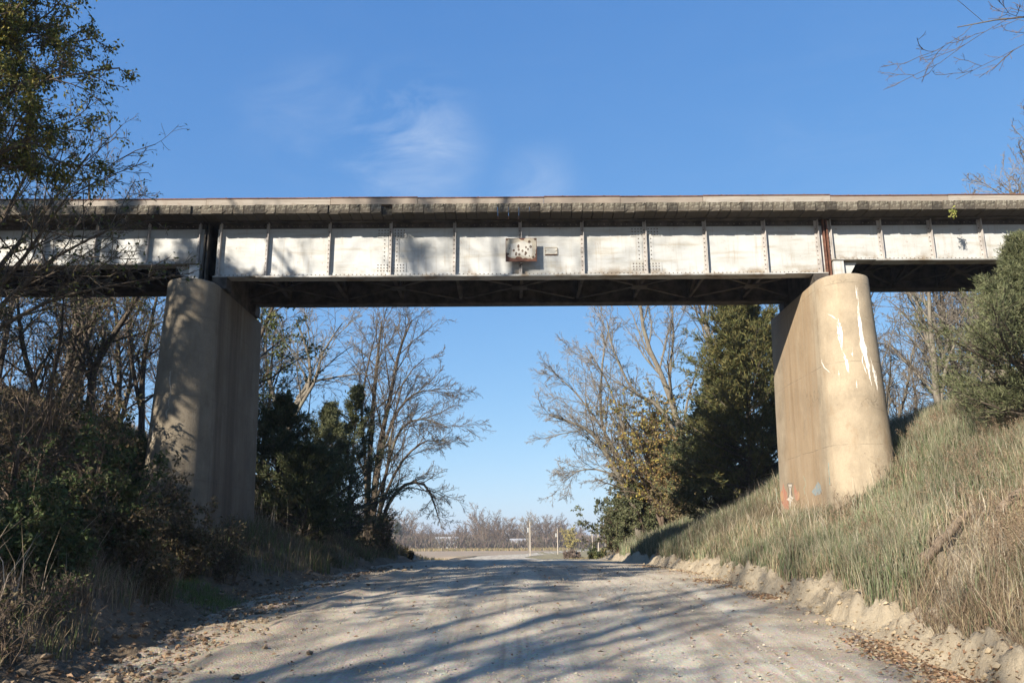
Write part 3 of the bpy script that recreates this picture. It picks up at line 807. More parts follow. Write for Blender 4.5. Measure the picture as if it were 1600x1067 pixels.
paint('blue', [(1278, 752), (1282, 757), (1284, 767), (1281, 772), (1274, 774), (1268, 768), (1272, 763), (1275, 758)], BLU, 0.003)
stroke('green', [(1255, 743), (1258, 750), (1259, 758), (1256, 764), (1258, 772)], 1.0, GRN, 0.003)
stroke('green', [(1212, 762), (1214, 770), (1213, 779), (1216, 786)], 1.6, GRN, 0.003)
# thin teal scrawl where the nose begins
mb = MB()
def scrawl(pts, w=0.012):
    rows = []
    for px, py in pts:
        p = PX(px, py, 21.2); z = p[2]; a = -math.acos(max(-0.995, min(0.995, (p[0] - pr.xc) / pr.r(z))))
        rows.append([pr.nose(a - w / 0.8, z, 0.003), pr.nose(a + w / 0.8, z, 0.003)])
    sheet(mb, rows)
scrawl([(1294, 722), (1294.5, 727), (1294, 733), (1294.5, 742)]); scrawl([(1290.5, 733), (1292, 730), (1295, 729), (1298, 731)])
scrawl([(1293, 744), (1291, 750), (1292, 757), (1296, 756), (1298, 750), (1296, 745)])
M['paint_teal'] = mat_plain('teal_spray_paint', (0.22, 0.33, 0.31), 0.8, 0.2, 10)
part('graffiti', mb, M['paint_teal'], pier_r)

# ------------------------------------------------------------------ the shot up sign and the little maker's plate
def quad_world(px0, py0, px1, py1, yy):
    a, b = PX(px0, py0, yy), PX(px1, py1, yy); return a[0], b[0], b[2], a[2]
ys = YG - 0.26
x0, x1, z0, z1 = quad_world(790, 372.5, 839, 408.5, ys)
sign = thing('rusted_sign', 'square cream sign with peeling paint, rust and bullet dents at the middle of the girder', 'sign', ((x0 + x1) / 2, ys, z0))
part('plate', MB().box(x0, x1, ys, ys + 0.02, z0, z1), M['rust'], sign)
part('bracket', MB().box((x0 + x1) / 2 - 0.04, (x0 + x1) / 2 + 0.04, ys + 0.0205, YG - 0.137, z0 - 0.05, z1 - 0.03), M['under'], sign)
W, H = x1 - x0, z1 - z0
def sp(u, v): return (x0 + u * W, z1 - v * H)
M['cream'] = mat_plain('cream_paint', (0.40, 0.35, 0.27), 0.6, 0.12, 7)
M['white_paint'] = mat_plain('chalky_white_paint', (0.50, 0.47, 0.41), 0.6, 0.06, 7)
def flat(poly, m, off, name):
    V = np.array([(sp(u, v)[0], ys - off, sp(u, v)[1]) for u, v in poly]); n = len(V); c = V.mean(0)
    B = V + np.array([0, off - 0.0003, 0])
    mb = MB().add(np.vstack([V, c]), T=[((i + 1) % n, i, n) for i in range(n)])
    mb.add(np.vstack([V, B]), Q=[(i, (i + 1) % n, n + (i + 1) % n, n + i) for i in range(n)])
    return part(name, mb, m, sign)
r = np.random.default_rng(3)
edge = [(0.015, 0.02), (0.08, 0.015), (0.1, 0.06), (0.16, 0.02), (0.42, 0.015), (0.5, 0.08), (0.58, 0.09), (0.62, 0.015), (0.9, 0.02), (0.93, 0.08), (0.985, 0.05), (0.985, 0.45), (0.96, 0.55), (0.97, 0.66), (0.94, 0.70), (0.96, 0.78),
        (0.92, 0.86), (0.84, 0.90), (0.80, 0.86), (0.72, 0.89), (0.62, 0.84), (0.55, 0.88), (0.48, 0.80), (0.36, 0.79), (0.30, 0.87), (0.2, 0.86), (0.1, 0.80), (0.05, 0.75), (0.12, 0.70), (0.11, 0.64), (0.02, 0.62)]
flat(edge, M['cream'], 0.003, 'paint_layer')
flat([(0.14, 0.26), (0.28, 0.22), (0.4, 0.16), (0.6, 0.14), (0.72, 0.22), (0.86, 0.22), (0.84, 0.4), (0.86, 0.6), (0.83, 0.76), (0.72, 0.82), (0.6, 0.78), (0.5, 0.72), (0.4, 0.74), (0.3, 0.8), (0.16, 0.78), (0.2, 0.5)], M['white_paint'], 0.005, 'paint_layer')
M['dent'] = mat_plain('dark_dent', (0.10, 0.065, 0.045), 0.8, 0.3, 30)
for (u, v, s) in [(0.41, 0.34, 1.1), (0.42, 0.5, .9), (0.26, 0.53, 1), (0.34, 0.66, 1.05), (0.33, 0.72, .8), (0.44, 0.70, 1.05), (0.54, 0.55, .9), (0.65, 0.40, .85), (0.72, 0.48, .8), (0.64, 0.62, .9), (0.63, 0.70, .9), (0.80, 0.37, 1.05), (0.76, 0.16, 1.1), (0.88, 0.82, 1.1), (0.66, 0.65, .8), (0.04, 0.06, .8), (0.95, 0.06, .8), (0.76, 0.77, .5), (0.13, 0.44, .35), (0.41, 0.38, .9), (0.06, 0.68, 1.0)]:
    cx, cz = sp(u, v); rr = 0.038 * s
    V = [(cx, ys - 0.004, cz)]
    for k in range(10):
        a = k * 2 * math.pi / 10; q = rr * (0.85 + 0.3 * r.random()); V.append((cx + q * math.cos(a) * 0.85, ys - 0.0085, cz + q * math.sin(a)))
    for k in range(10): V.append((V[1 + k][0] * 1.0, ys - 0.0005, V[1 + k][2]))
    T = [(0, 1 + (k + 1) % 10, 1 + k) for k in range(10)]
    Q = [(1 + k, 1 + (k + 1) % 10, 11 + (k + 1) % 10, 11 + k) for k in range(10)]
    part('bullet_dent', MB().add(V, T=T, Q=Q), M['dent'], sign)
yp = YG - 0.03
x0, x1, z0, z1 = quad_world(851, 386.5, 871, 397.5, yp)
mp = thing('maker_plate', 'small pale rectangular metal plate bolted to the girder beside the rusty sign', 'plaque', ((x0 + x1) / 2, yp, z0))
part('plate', MB().box(x0, x1, yp, YG - 0.001, z0, z1), M['white_paint'], mp)
b = MB(); e = 0.018
b.box(x0, x1, yp - 0.012, yp - 0.0005, z1 - e, z1); b.box(x0, x1, yp - 0.012, yp - 0.0005, z0, z0 + e)
b.box(x0, x0 + e, yp - 0.012, yp - 0.0005, z0 + e + .001, z1 - e - .001); b.box(x1 - e, x1, yp - 0.012, yp - 0.0005, z0 + e + .001, z1 - e - .001)
part('border', b, M['cream'], mp)
b = MB()
for k, (a, c) in enumerate(((0.15, 0.85), (0.22, 0.78), (0.12, 0.88), (0.25, 0.75))):
    zz = z1 - 0.05 - k * 0.034
    b.box(x0 + a * (x1 - x0), x0 + c * (x1 - x0), yp - 0.006, yp - 0.0004, zz - 0.009, zz)
part('lettering', b, M['girder'], mp)
b = MB(); rivets(b, [(x0 + 0.035, yp, (z0 + z1) / 2), (x1 - 0.035, yp, (z0 + z1) / 2)], 0.014); part('bolts', b, M['dent'], mp)
part('rust_stain', MB().box(x0 + 0.01, x1 - 0.005, yp + 0.01, YG - 0.001, z0 - 0.02, z0 - 0.0005), M['rust'], mp)

# ------------------------------------------------------------------ plants: growing
def spline(pts, k):
    pts = np.asarray(pts, float); n = len(pts)
    if n == 2: return pts[0] + (pts[1] - pts[0]) * np.linspace(0, 1, k)[:, None]
    P = np.vstack([2 * pts[0] - pts[1], pts, 2 * pts[-1] - pts[-2]])
    out = []
    for t in np.linspace(0, n - 1 - 1e-6, k):
        i = int(t); f = t - i; a, b, c, d = P[i:i + 4]
        out.append(0.5 * ((2 * b) + (c - a) * f + (2 * a - 5 * b + 4 * c - d) * f * f + (3 * b - a - 3 * c + d) * f ** 3))
    return np.array(out)
def at_t(P, t, idx):
    k = P.shape[1]; f = t * (k - 1); i = np.minimum(f.astype(int), k - 2); f = f - i
    a, b = P[idx, i], P[idx, i + 1]
    return a + (b - a) * f[:, None], norm(b - a)
def rad_t(R, t, idx):
    k = R.shape[1]; f = t * (k - 1); i = np.minimum(f.astype(int), k - 2); f = f - i
    return R[idx, i] * (1 - f) + R[idx, i + 1] * f
def plen(P): return np.linalg.norm(np.diff(P, axis=1), axis=2).sum(1)
def grow(rng, P, R, n, t0, t1, ang, lenf, k, wob, trop, rr=0.6, tip=0.35, rmin=0.004, angsd=0.2, lensd=0.25, tfall=0.5, bias=(0, 0, 0), flat=0.0):
    L = plen(P)
    cnt = np.floor(n + rng.random(len(P))).astype(int) if np.isscalar(n) else n
    idx = np.repeat(np.arange(len(P)), cnt)
    N = len(idx)
    if N == 0: return np.zeros((0, k, 3)), np.zeros((0, k))
    first = np.concatenate([[0], np.cumsum(cnt)[:-1]])
    j = np.arange(N) - first[idx]
    t = t0 + (t1 - t0) * (j + rng.random(N)) / np.maximum(cnt[idx], 1)
    p, tan = at_t(P, t, idx)
    ref = np.where((np.abs(tan[:, 2]) < 0.85)[:, None], np.array([0, 0, 1.0]), np.array([1.0, 0, 0]))
    u = norm(np.cross(tan, ref)); v = np.cross(u, tan)
    az = j * 2.4 + rng.random(len(P))[idx] * 6.28 + rng.normal(0, 0.5, N)
    a = np.clip(rng.normal(ang, angsd, N), 0.12, 1.7)
    sv = np.sin(az) * (1 - flat)
    side = norm(u * np.cos(az)[:, None] + v * sv[:, None])
    d = tan * np.cos(a)[:, None] + side * np.sin(a)[:, None]
    ln = lenf * L[idx] * (1 - tfall * (t - t0)) * np.clip(rng.normal(1, lensd, N), 0.35, 1.8)
    out = np.empty((N, k, 3)); out[:, 0] = p
    step = (ln / (k - 1))[:, None]
    b = np.asarray(bias, float)
    for i in range(1, k):
        d = norm(d + rng.normal(0, wob, (N, 3)) + np.array([0, 0, trop]) + b)
        p = p + d * step; out[:, i] = p
    r0 = np.minimum(rad_t(R, t, idx) * rr, rad_t(R, t, idx) * 0.9)
    rad = np.maximum(r0[:, None] * np.linspace(1, tip, k)[None], rmin)
    return out, rad

def leaves(mb, rng, P, per, size, colors, spread=0.08, t0=0.15, droop=0.3, aspect=0.5, weights=None):
    """leaf blades along the twigs P: two folded triangles each"""
    N = len(P); cnt = np.floor(per + rng.random(N)).astype(int); idx = np.repeat(np.arange(N), cnt); n = len(idx)
    if n == 0: return
    t = t0 + (1 - t0) * rng.random(n)
    p, tan = at_t(P, np.minimum(t, 0.999), idx)
    p = p + rng.normal(0, spread, (n, 3))
    d = norm(tan * 0.5 + rng.normal(0, 0.7, (n, 3)) + np.array([0, 0, -droop]))
    s = norm(np.cross(d, rng.normal(0, 1, (n, 3)))); up = np.cross(s, d)
    l = (size * rng.uniform(0.6, 1.3, n))[:, None]; w = l * aspect * 0.5
    a, tipp = p, p + d * l
    m = p + d * l * 0.45
    V = np.stack([a, m + s * w + up * w * 0.35, tipp, m - s * w + up * w * 0.35], 1).reshape(-1, 3)
    q = np.arange(n)[:, None] * 4
    T = np.concatenate([q + np.array([[0, 1, 2]]), q + np.array([[0, 2, 3]])])
    C = np.asarray(colors, float); ci = rng.choice(len(C), n, p=weights)
    c = C[ci] * rng.uniform(0.75, 1.25, (n, 1))
    mb.add(V, T=T, C=np.repeat(c, 4, 0))

def sprays(mb, rng, P, per, size, colors, t0=0.1, width=0.22, jitter=0.05, up=0.15, blades=3):
    """tufts of short scaly shoots along branchlets"""
    N = len(P); cnt = np.floor(per + rng.random(N)).astype(int); idx = np.repeat(np.arange(N), cnt); n = len(idx)
    t = t0 + (1 - t0) * rng.random(n)
    p, tan = at_t(P, np.minimum(t, 0.999), idx); p = p + rng.normal(0, jitter, (n, 3))
    C = np.asarray(colors, float); bc = C[rng.integers(len(C), size=n)] * rng.uniform(0.7, 1.3, (n, 1))
    for b in range(blades):
        d = norm(tan * 0.9 + rng.normal(0, 0.55, (n, 3)) + np.array([0, 0, up]))
        s = norm(np.cross(d, rng.normal(0, 1, (n, 3))))
        l = (size * rng.uniform(0.5, 1.3, n))[:, None]
        V = np.stack([p - s * l * width * 0.35, p + d * l * 0.5 + s * l * width * 0.5, p + d * l, p + d * l * 0.4 - s * l * width * 0.5], 1).reshape(-1, 3)
        q = np.arange(n)[:, None] * 4
        mb.add(V, T=np.concatenate([q + np.array([[0, 1, 2]]), q + np.array([[0, 2, 3]])]), C=np.repeat(bc * rng.uniform(0.85, 1.15, (n, 1)), 4, 0))

def px_path(pts, Y, k, rng, dy=0.0):
    n = len(pts); o = rng.normal(0, 1) * dy
    return spline([PX(p[0], p[1], Y + o * (i / max(1, n - 1)) ** 1.2) for i, p in enumerate(pts)], k)

def bare_tree(label, base, trunks, radii, seed, levels, mats=('bark', 'twig_grey'), group=None, name='bare_tree', leaf=None, tsides=7, cat='tree'):
    """trunks: list of (k,3) world paths; levels: list of dicts for grow(); the last two levels become the twigs"""
    rng = np.random.default_rng(seed)
    P = np.array(trunks); k = P.shape[1]
    R = np.array([r0 * np.linspace(1, 0.22, k) ** 1.0 for r0 in radii])
    root = thing(name, label, cat, base, group)
    tb, tw = MB(), MB()
    tb.tubes(P, R, tsides)
    cur, cr = P, R
    allp = [(P, R)]
    for i, lv in enumerate(levels):
        lv = dict(lv); src = lv.pop('src', None)
        sp_, sr = (cur, cr) if src is None else allp[src]
        cur, cr = grow(rng, sp_, sr, **lv)
        allp.append((cur, cr))
        if i < len(levels) - 2: tb.tubes(cur, cr, 5 if i == 0 else 4)
        else: tw.tubes(cur, cr, 3)
    t = part('trunk', tb, M[mats[0]], root, smooth=True)
    part('twigs', tw, M[mats[1]], root, kind='stuff')
    if leaf:
        lf = MB(); leaves(lf, rng, cur, **leaf); part('foliage', lf, M['leaf'], root)
    return root
def LV(n, ang, lenf, k, wob, trop, **kw): return dict(n=n, t0=kw.pop('t0', 0.25), t1=kw.pop('t1', 1.0), ang=ang, lenf=lenf, k=k, wob=wob, trop=trop, **kw)
def std_levels(dens=1.0, rmin=0.006, l1=0.42, trop=0.06, n1=10, droop=0.0):
    return [LV(n1 * dens, 0.75, l1, 7, 0.12, trop, rr=0.5, rmin=0.012),
            LV(8 * dens, 0.7, 0.42, 5, 0.14, trop * 0.8 - droop, rr=0.5, rmin=0.008, t0=0.15),
            LV(6.5 * dens, 0.65, 0.42, 4, 0.16, trop * 0.6 - droop, rr=0.55, rmin=rmin, t0=0.12),
            LV(4.5 * dens, 0.6, 0.5, 3, 0.18, trop * 0.5 - droop, rr=0.6, rmin=rmin * 0.8, t0=0.1)]
def up_trunk(base, h, lean, rng, k=9, wob=0.05):
    p = np.array(base, float); d = norm(np.array([lean[0], lean[1], 1.0])); out = [p]
    for i in range(k - 1):
        d = norm(d + rng.normal(0, wob, 3) + np.array([0, 0, 0.03])); p = p + d * h / (k - 1); out.append(p)
    return np.array(out)
def gb(x, y, sink=0.15): return np.array([x, y, float(ground_z(x, y)) - sink])

# ---- the big bare tree left of the opening, arching over towards the road
rng = np.random.default_rng(21)
Yt = 42.0
paths = [[(572, 866), (575, 760), (583, 640), (590, 560), (597, 500)], [(577, 866), (590, 720), (612, 620), (635, 545), (662, 500)],
         [(580, 862), (600, 780), (640, 720), (690, 690), (722, 690)], [(582, 862), (606, 790), (646, 757), (690, 757), (712, 785), (722, 808)],
         [(577, 864), (595, 715), (632, 640), (680, 612), (728, 612)], [(582, 866), (605, 730), (640, 668), (690, 655), (745, 668)],
         [(571, 866), (572, 740), (565, 640), (575, 570), (588, 520)], [(580, 864), (588, 780), (604, 740), (612, 690), (640, 600), (690, 560)]]
paths = [[(x if x < 605 else 605 + (x - 605) * 0.68, y) for x, y in p] for p in paths]
tr = [px_path(p, Yt, 11, rng, 1.2) for p in paths]
for t in tr: t[0][2] = ground_z(t[0][0], t[0][1]) - 0.3
bare_tree('large multi stemmed bare tree with a low limb arching over towards the road', gb(*tr[0][0][:2]), tr, [0.19, 0.18, 0.10, 0.12, 0.11, 0.10, 0.11, 0.10], 22,
          [LV(14, 0.62, 0.255, 7, 0.10, 0.03, rr=0.42, rmin=0.010, t0=0.25, bias=(-0.005, 0, 0)), LV(7.5, 0.6, 0.45, 5, 0.13, 0.01, rr=0.5, rmin=0.0075, t0=0.15),
           LV(6.0, 0.6, 0.45, 4, 0.15, -0.01, rr=0.55, rmin=0.0062, t0=0.1), LV(4, 0.55, 0.5, 3, 0.18, 0.0, rr=0.6, rmin=0.0052, t0=0.1)], ('bark', 'twig_grey'))
# ---- pale forked bare tree just right of the left pier
rng = np.random.default_rng(31)
paths = [[(445, 720), (439, 661), (424, 606), (415, 560), (418, 500)], [(446, 720), (451, 649), (481, 610), (483, 559), (463, 500)],
         [(447, 715), (456, 645), (480, 602), (520, 590), (560, 584)], [(446, 718), (455, 660), (490, 600), (505, 550), (535, 505)]]
tr = [px_path(p, 39, 9, rng, 0.8) for p in paths]
for t in tr: t[0][2] = ground_z(t[0][0], t[0][1]) - 0.3
bare_tree('pale barked forked bare tree standing above the dark evergreens near the left pier', gb(*tr[0][0][:2]), tr, [0.17, 0.17, 0.11, 0.12], 32,
          [LV(8, 0.7, 0.32, 6, 0.14, 0.04, rr=0.45, rmin=0.012, t0=0.35), LV(6, 0.65, 0.42, 5, 0.15, 0.02, rr=0.5, rmin=0.009, t0=0.15), LV(4, 0.6, 0.45, 4, 0.16, 0.02, rr=0.55, rmin=0.008, t0=0.1), LV(2.5, 0.55, 0.5, 3, 0.18, 0, rr=0.6, rmin=0.007)], ('bark_pale', 'twig_pale'))
# ---- bare tree leaning out over the road on the right
rng = np.random.default_rng(41)
paths = [[(998, 830), (989, 787), (942, 700), (914, 669), (858, 648)], [(999, 830), (985, 760), (950, 690), (938, 640), (942, 560), (950, 520)],
         [(1000, 830), (990, 770), (960, 700), (905, 620), (868, 585)], [(999, 830), (984, 760), (940, 735), (905, 735), (885, 750)],
         [(1001, 830), (992, 760), (980, 690), (950, 600), (915, 540)]]
tr = [px_path(p, 45, 10, rng, 1.2) for p in paths]
for t in tr: t[0][2] = ground_z(t[0][0], t[0][1]) - 0.3
bare_tree('spreading bare tree leaning over the road from the sunny bank', gb(*tr[0][0][:2]), tr, [0.19, 0.14, 0.11, 0.08, 0.12], 42,
          [LV(14, 0.62, 0.28, 7, 0.10, 0.03, rr=0.42, rmin=0.010, t0=0.22, bias=(-0.02, 0, 0)), LV(8, 0.6, 0.45, 5, 0.13, 0.02, rr=0.5, rmin=0.0075, t0=0.15),
           LV(6, 0.6, 0.45, 4, 0.15, 0.01, rr=0.55, rmin=0.0065, t0=0.1), LV(4, 0.55, 0.5, 3, 0.18, 0.0, rr=0.6, rmin=0.0055)], ('bark_pale', 'twig_pale'))
# ---- tall pale trunk beside the cedar, and the bare trees behind it
rng = np.random.default_rng(51)
paths = [[(1085, 790), (1070, 700), (1040, 602), (1010, 533), (1000, 470), (1003, 420)], [(1072, 720), (1035, 640), (989, 610), (958, 545), (948, 500)], [(1055, 650), (1046, 590), (1052, 520), (1045, 440)]]
tr = [px_path(p, 43, 10, rng, 0.8) for p in paths]
bare_tree('tall pale trunked bare tree between the leaning tree and the big cedar', gb(*tr[0][0][:2]), tr, [0.21, 0.12, 0.11], 52,
          [LV(12, 0.62, 0.28, 7, 0.12, 0.05, rr=0.45, rmin=0.012, t0=0.25), LV(7, 0.62, 0.45, 5, 0.13, 0.03, rr=0.5, rmin=0.009, t0=0.15), LV(5, 0.6, 0.45, 4, 0.15, 0.02, rr=0.55, rmin=0.008, t0=0.1), LV(3.2, 0.55, 0.5, 3, 0.18, 0.0, rr=0.6, rmin=0.0065)], ('bark_pale', 'twig_pale'))
rng = np.random.default_rng(53)
paths = [[(1118, 760), (1112, 567), (1104, 511), (1090, 470), (1088, 420)], [(1113, 600), (1125, 540), (1140, 480), (1150, 430)]]
tr = [px_path(p, 46, 9, rng, 0.8) for p in paths]
bare_tree('bare grey tree rising behind the big cedar up to the bridge', gb(*tr[0][0][:2]), tr, [0.2, 0.12], 54,
          [LV(12, 0.65, 0.30, 7, 0.12, 0.05, rr=0.45, rmin=0.012, t0=0.3), LV(7, 0.62, 0.45, 5, 0.13, 0.03, rr=0.5, rmin=0.009, t0=0.15), LV(5, 0.6, 0.45, 4, 0.15, 0.02, rr=0.55, rmin=0.008, t0=0.1), LV(3, 0.55, 0.5, 3, 0.18, 0.0, rr=0.6, rmin=0.0065)], ('bark_pale', 'twig_grey'))

# ---- trees behind the left pier, under the approach span
G_L = 'trees behind the left approach span'
specs = [('dark trunked tree forking just left of the left pier', [[(140, 700), (143, 599), (156, 557), (191, 503), (217, 462), (230, 420)], [(142, 640), (140, 560), (128, 500), (120, 440)]], 29, 0.17),
         ('slim dark tree half hidden by the left edge of the left pier', [[(222, 700), (222, 599), (229, 535), (242, 478), (252, 430)], [(222, 650), (205, 560), (198, 490), (200, 430)]], 31, 0.13),
         ('leaning bare tree at the far left under the approach span', [[(60, 700), (58, 620), (40, 560), (30, 500), (25, 440)], [(62, 680), (80, 600), (95, 530), (100, 450)]], 28, 0.14)]
for i, (lab, paths, Yq, r0) in enumerate(specs):
    rng = np.random.default_rng(60 + i)
    tr = [px_path(p, Yq, 9, rng, 0.8) for p in paths]
    for t in tr[:1]: t[0][2] = ground_z(t[0][0], t[0][1]) - 0.5
    bare_tree(lab, gb(*tr[0][0][:2]), tr, [r0, r0 * 0.7], 62 + i,
              [LV(12, 0.75, 0.36, 7, 0.13, 0.03, rr=0.45, rmin=0.012, t0=0.15), LV(8, 0.65, 0.45, 5, 0.15, 0.02, rr=0.5, rmin=0.009, t0=0.1), LV(5, 0.6, 0.45, 4, 0.17, 0.0, rr=0.55, rmin=0.006, t0=0.1), LV(3, 0.55, 0.5, 3, 0.18, 0.0, rr=0.6, rmin=0.005)],
              ('bark_dark', 'twig_brown'), G_L, name='bare_tree', leaf=dict(per=0.5, size=0.10, colors=[(0.13, 0.14, 0.04), (0.20, 0.17, 0.05), (0.08, 0.10, 0.03)]))
# ---- trees behind the right pier
G_R = 'bare trees behind the right pier'
tops = [(1395, 380, 33, 'slender bare tree close to the outer edge of the right pier'), (1432, 360, 35, 'leaning grey bare tree a little away from the right pier'),
        (1475, 375, 32, 'bushy bare tree between the right pier and the sunny cedar'), (1512, 350, 37, 'bare tree rising behind the tip of the sunny cedar'), (1372, 400, 38, 'faint bare tree half hidden by the right pier')]
for i, (px, pyt, Yq, lab) in enumerate(tops):
    rng = np.random.default_rng(80 + i)
    top = PX(px, pyt, Yq); b = gb(top[0] + rng.normal(0.6, 0.6), Yq); h = top[2] - b[2]
    tr = [up_trunk(b, h, ((top[0] - b[0]) / h + rng.normal(0, 0.05), 0.0), rng, 9, 0.08), up_trunk(b + [0.1, 0.05, 0], h * 0.85, (rng.normal(0, 0.2), 0.1), rng, 9, 0.1), up_trunk(b - [0.1, 0, 0], h * 0.7, (rng.normal(0, 0.3), -0.1), rng, 9, 0.1)]
    bare_tree(lab, b, tr, [0.15, 0.11, 0.09], 90 + i,
              [LV(11, 0.6, 0.36, 6, 0.14, 0.06, rr=0.45, rmin=0.011, t0=0.12), LV(7, 0.62, 0.45, 5, 0.15, 0.03, rr=0.5, rmin=0.009, t0=0.1), LV(4.5, 0.6, 0.45, 4, 0.17, 0.0, rr=0.55, rmin=0.0065, t0=0.1), LV(2.6, 0.55, 0.5, 3, 0.18, 0.0, rr=0.6, rmin=0.0055)],
              ('bark_pale', 'twig_grey'), G_R)
# ---- thicket of bare trees further behind both piers
rng = np.random.default_rng(97)
THK = []
for i in range(3):
    h = 10.0
    tr = [up_trunk(np.zeros(3), h, (0.02, 0), rng, 8, 0.08), up_trunk(np.zeros(3), h * 0.85, (0.22, 0.1), rng, 8, 0.1), up_trunk(np.zeros(3), h * 0.85, (-0.22, -0.1), rng, 8, 0.1)]
    THK.append(bare_tree('bare grey brown tree in the thicket behind the bridge', (0, 0, 0), tr, [0.15, 0.11, 0.10], 98 + i,
        [LV(11, 0.65, 0.36, 6, 0.13, 0.05, rr=0.45, rmin=0.014, t0=0.12), LV(8, 0.62, 0.45, 5, 0.15, 0.03, rr=0.5, rmin=0.011, t0=0.1), LV(5.5, 0.6, 0.45, 4, 0.17, 0.0, rr=0.55, rmin=0.0085, t0=0.1), LV(3, 0.55, 0.5, 3, 0.18, 0.0, rr=0.6, rmin=0.007)], ('bark', 'twig_grey'), 'thicket of bare trees behind the bridge'))
spots = [(16.5, 40), (18.5, 44), (21.0, 38), (20.5, 48), (24, 43), (27, 40), (24.5, 52), (29, 49), (22.5, 34),
         (-14, 37), (-17, 35), (-20, 38), (-23, 36), (-18.5, 44), (-24, 45), (-27, 40), (-15.5, 46), (-12.5, 41), (-29, 48)]
for i, (x, y) in enumerate(spots):
    sc = rng.uniform(0.85, 1.2); lc = gb(x, y)
    side = 'left' if x < 0 else 'right'
    if i < 3: o = THK[i]; o.location = lc; o.scale = (sc,) * 3
    else: o = dup(THK[rng.integers(3)], lc, rng.random() * 6.28, sc)
    o['label'] = 'bare grey brown tree in the thicket seen beyond the %s pier and approach span' % side
    o['group'] = 'thicket of bare trees beyond the %s pier' % side
# ---- pale tree showing above the deck at the right, twig tips over the deck at the left
for i, (x, y, h, lean, lab, mt) in enumerate([(24.6, 38, 11.8, (-0.02, 0), 'pale bare tree showing above the deck near the right edge', ('bark_pale', 'twig_pale')),
                                  (-18.2, 33, 10.2, (0.1, 0), 'bare treetop whose twig tips just clear the left end of the deck', ('bark', 'twig_grey')),
                                  (-22.5, 30, 12.5, (0.05, 0), 'bare treetop behind the leafy branches at the left edge', ('bark', 'twig_grey'))]):
    rng = np.random.default_rng(110 + i); b = gb(x, y)
    tr = [up_trunk(b, h, lean, rng), up_trunk(b + [0.2, 0, 0], h * 0.92, (lean[0] - 0.12, 0.05), rng), up_trunk(b, h * 0.9, (lean[0] + 0.14, -0.05), rng)]
    bare_tree(lab, b, tr, [0.2, 0.15, 0.15], 113 + i, std_levels(0.95, 0.008, 0.34, 0.08, 10), mt)
# ---- overhanging branch tips at the top right corner: a bare tree standing outside the frame on the right bank
rng = np.random.default_rng(120); b = gb(15.5, 13.5)
tr = [up_trunk(b, 12.5, (0.02, 0), rng), spline([b + [0, 0, 3], b + [-1.2, 0.2, 6], [11.8, 13.6, 10.9], [10.0, 13.8, 11.3], [8.6, 14.0, 11.2]], 9)]
bare_tree('bare tree reaching thin branch tips into the top right corner', b, tr, [0.2, 0.04], 121,
          [LV(8, 0.7, 0.26, 6, 0.13, 0.03, rr=0.4, rmin=0.005, t0=0.45), LV(5, 0.65, 0.4, 5, 0.15, 0.03, rr=0.5, rmin=0.006, t0=0.15), LV(3.5, 0.6, 0.42, 4, 0.16, 0.0, rr=0.55, rmin=0.0045, t0=0.1), LV(2, 0.55, 0.5, 3, 0.18, 0.0, rr=0.6, rmin=0.003)], ('bark', 'twig_brown'))

# ---- left front: leafy elm and the grey bare bush under it
ELM = [(0.24, 0.21, 0.045), (0.0975, 0.1125, 0.0263), (0.15, 0.1425, 0.0338), (0.255, 0.2025, 0.0375), (0.0525, 0.0675, 0.0188), (0.075, 0.09, 0.0225)]
def leafy(label, base, h, lean, seed, dens, per, size, cols, name='leafy_tree', weights=None, r0=0.2, l1=0.42, limbs=(), t0=0.25, group=None, mats=('bark_dark', 'twig_brown'), trop=0.03):
    rng = np.random.default_rng(seed)
    tr = [up_trunk(base, h, lean, rng)] + [spline(q, 9) for q in limbs]
    return bare_tree(label, base, tr, [r0] + [r0 * 0.45] * len(limbs), seed + 1,
        [LV(11 * dens, 0.85, l1, 7, 0.12, trop, rr=0.45, rmin=0.012, t0=t0), LV(8 * dens, 0.7, 0.42, 5, 0.14, 0.0, rr=0.5, rmin=0.008, t0=0.15),
         LV(6 * dens, 0.65, 0.42, 4, 0.16, -0.03, rr=0.55, rmin=0.005, t0=0.12), LV(4 * dens, 0.6, 0.5, 3, 0.18, -0.06, rr=0.6, rmin=0.0035, t0=0.1)],
        mats, group, name, dict(per=per, size=size, colors=cols, weights=weights, spread=0.04, droop=0.5))
b = gb(-12.3, 11.0)
def L3(*p): return [b + [0, 0, 2.6]] + [PX(*q) for q in p]
leafy('leafy elm with green and yellow leaves filling the upper left corner', b, 11.0, (-0.06, 0.0), 130, 1.0, 3.4, 0.066, ELM, weights=[.12, .24, .2, .16, .14, .14], r0=0.17, l1=0.22, t0=0.45,
      limbs=[L3((-150, 250, 11.2), (-50, 120, 11.5), (52, 55, 11.7)), L3((-150, 330, 11), (-60, 200, 11.3), (58, 120, 11.5)), L3((-130, 360, 11), (-50, 270, 11.1), (50, 215, 11.2)), L3((-200, 200, 11), (-80, 60, 11.2), (20, -30, 11.5))])
rng = np.random.default_rng(140); b = gb(-11.6, 15.0)
tr = [spline([b, b + [0.2, 0, 1.6], PX(-20, 440, 15.2), PX(70, 330, 15.6), PX(140, 240, 15.9)], 9), spline([b, b + [0.3, 0, 1.4], PX(10, 470, 15.2), PX(90, 400, 15.4), PX(190, 350, 15.6)], 9), spline([b, b + [0.2, 0.1, 1.5], PX(-40, 420, 15), PX(10, 330, 15.2), PX(60, 240, 15.2)], 9),
      spline([b, b + [0.3, -0.1, 1.3], PX(20, 500, 15), PX(110, 460, 15.2), PX(210, 440, 15.4)], 9), spline([b, b + [0.1, -0.1, 1.5], PX(-10, 460, 14.8), PX(60, 370, 14.6), PX(110, 300, 14.4)], 9)]
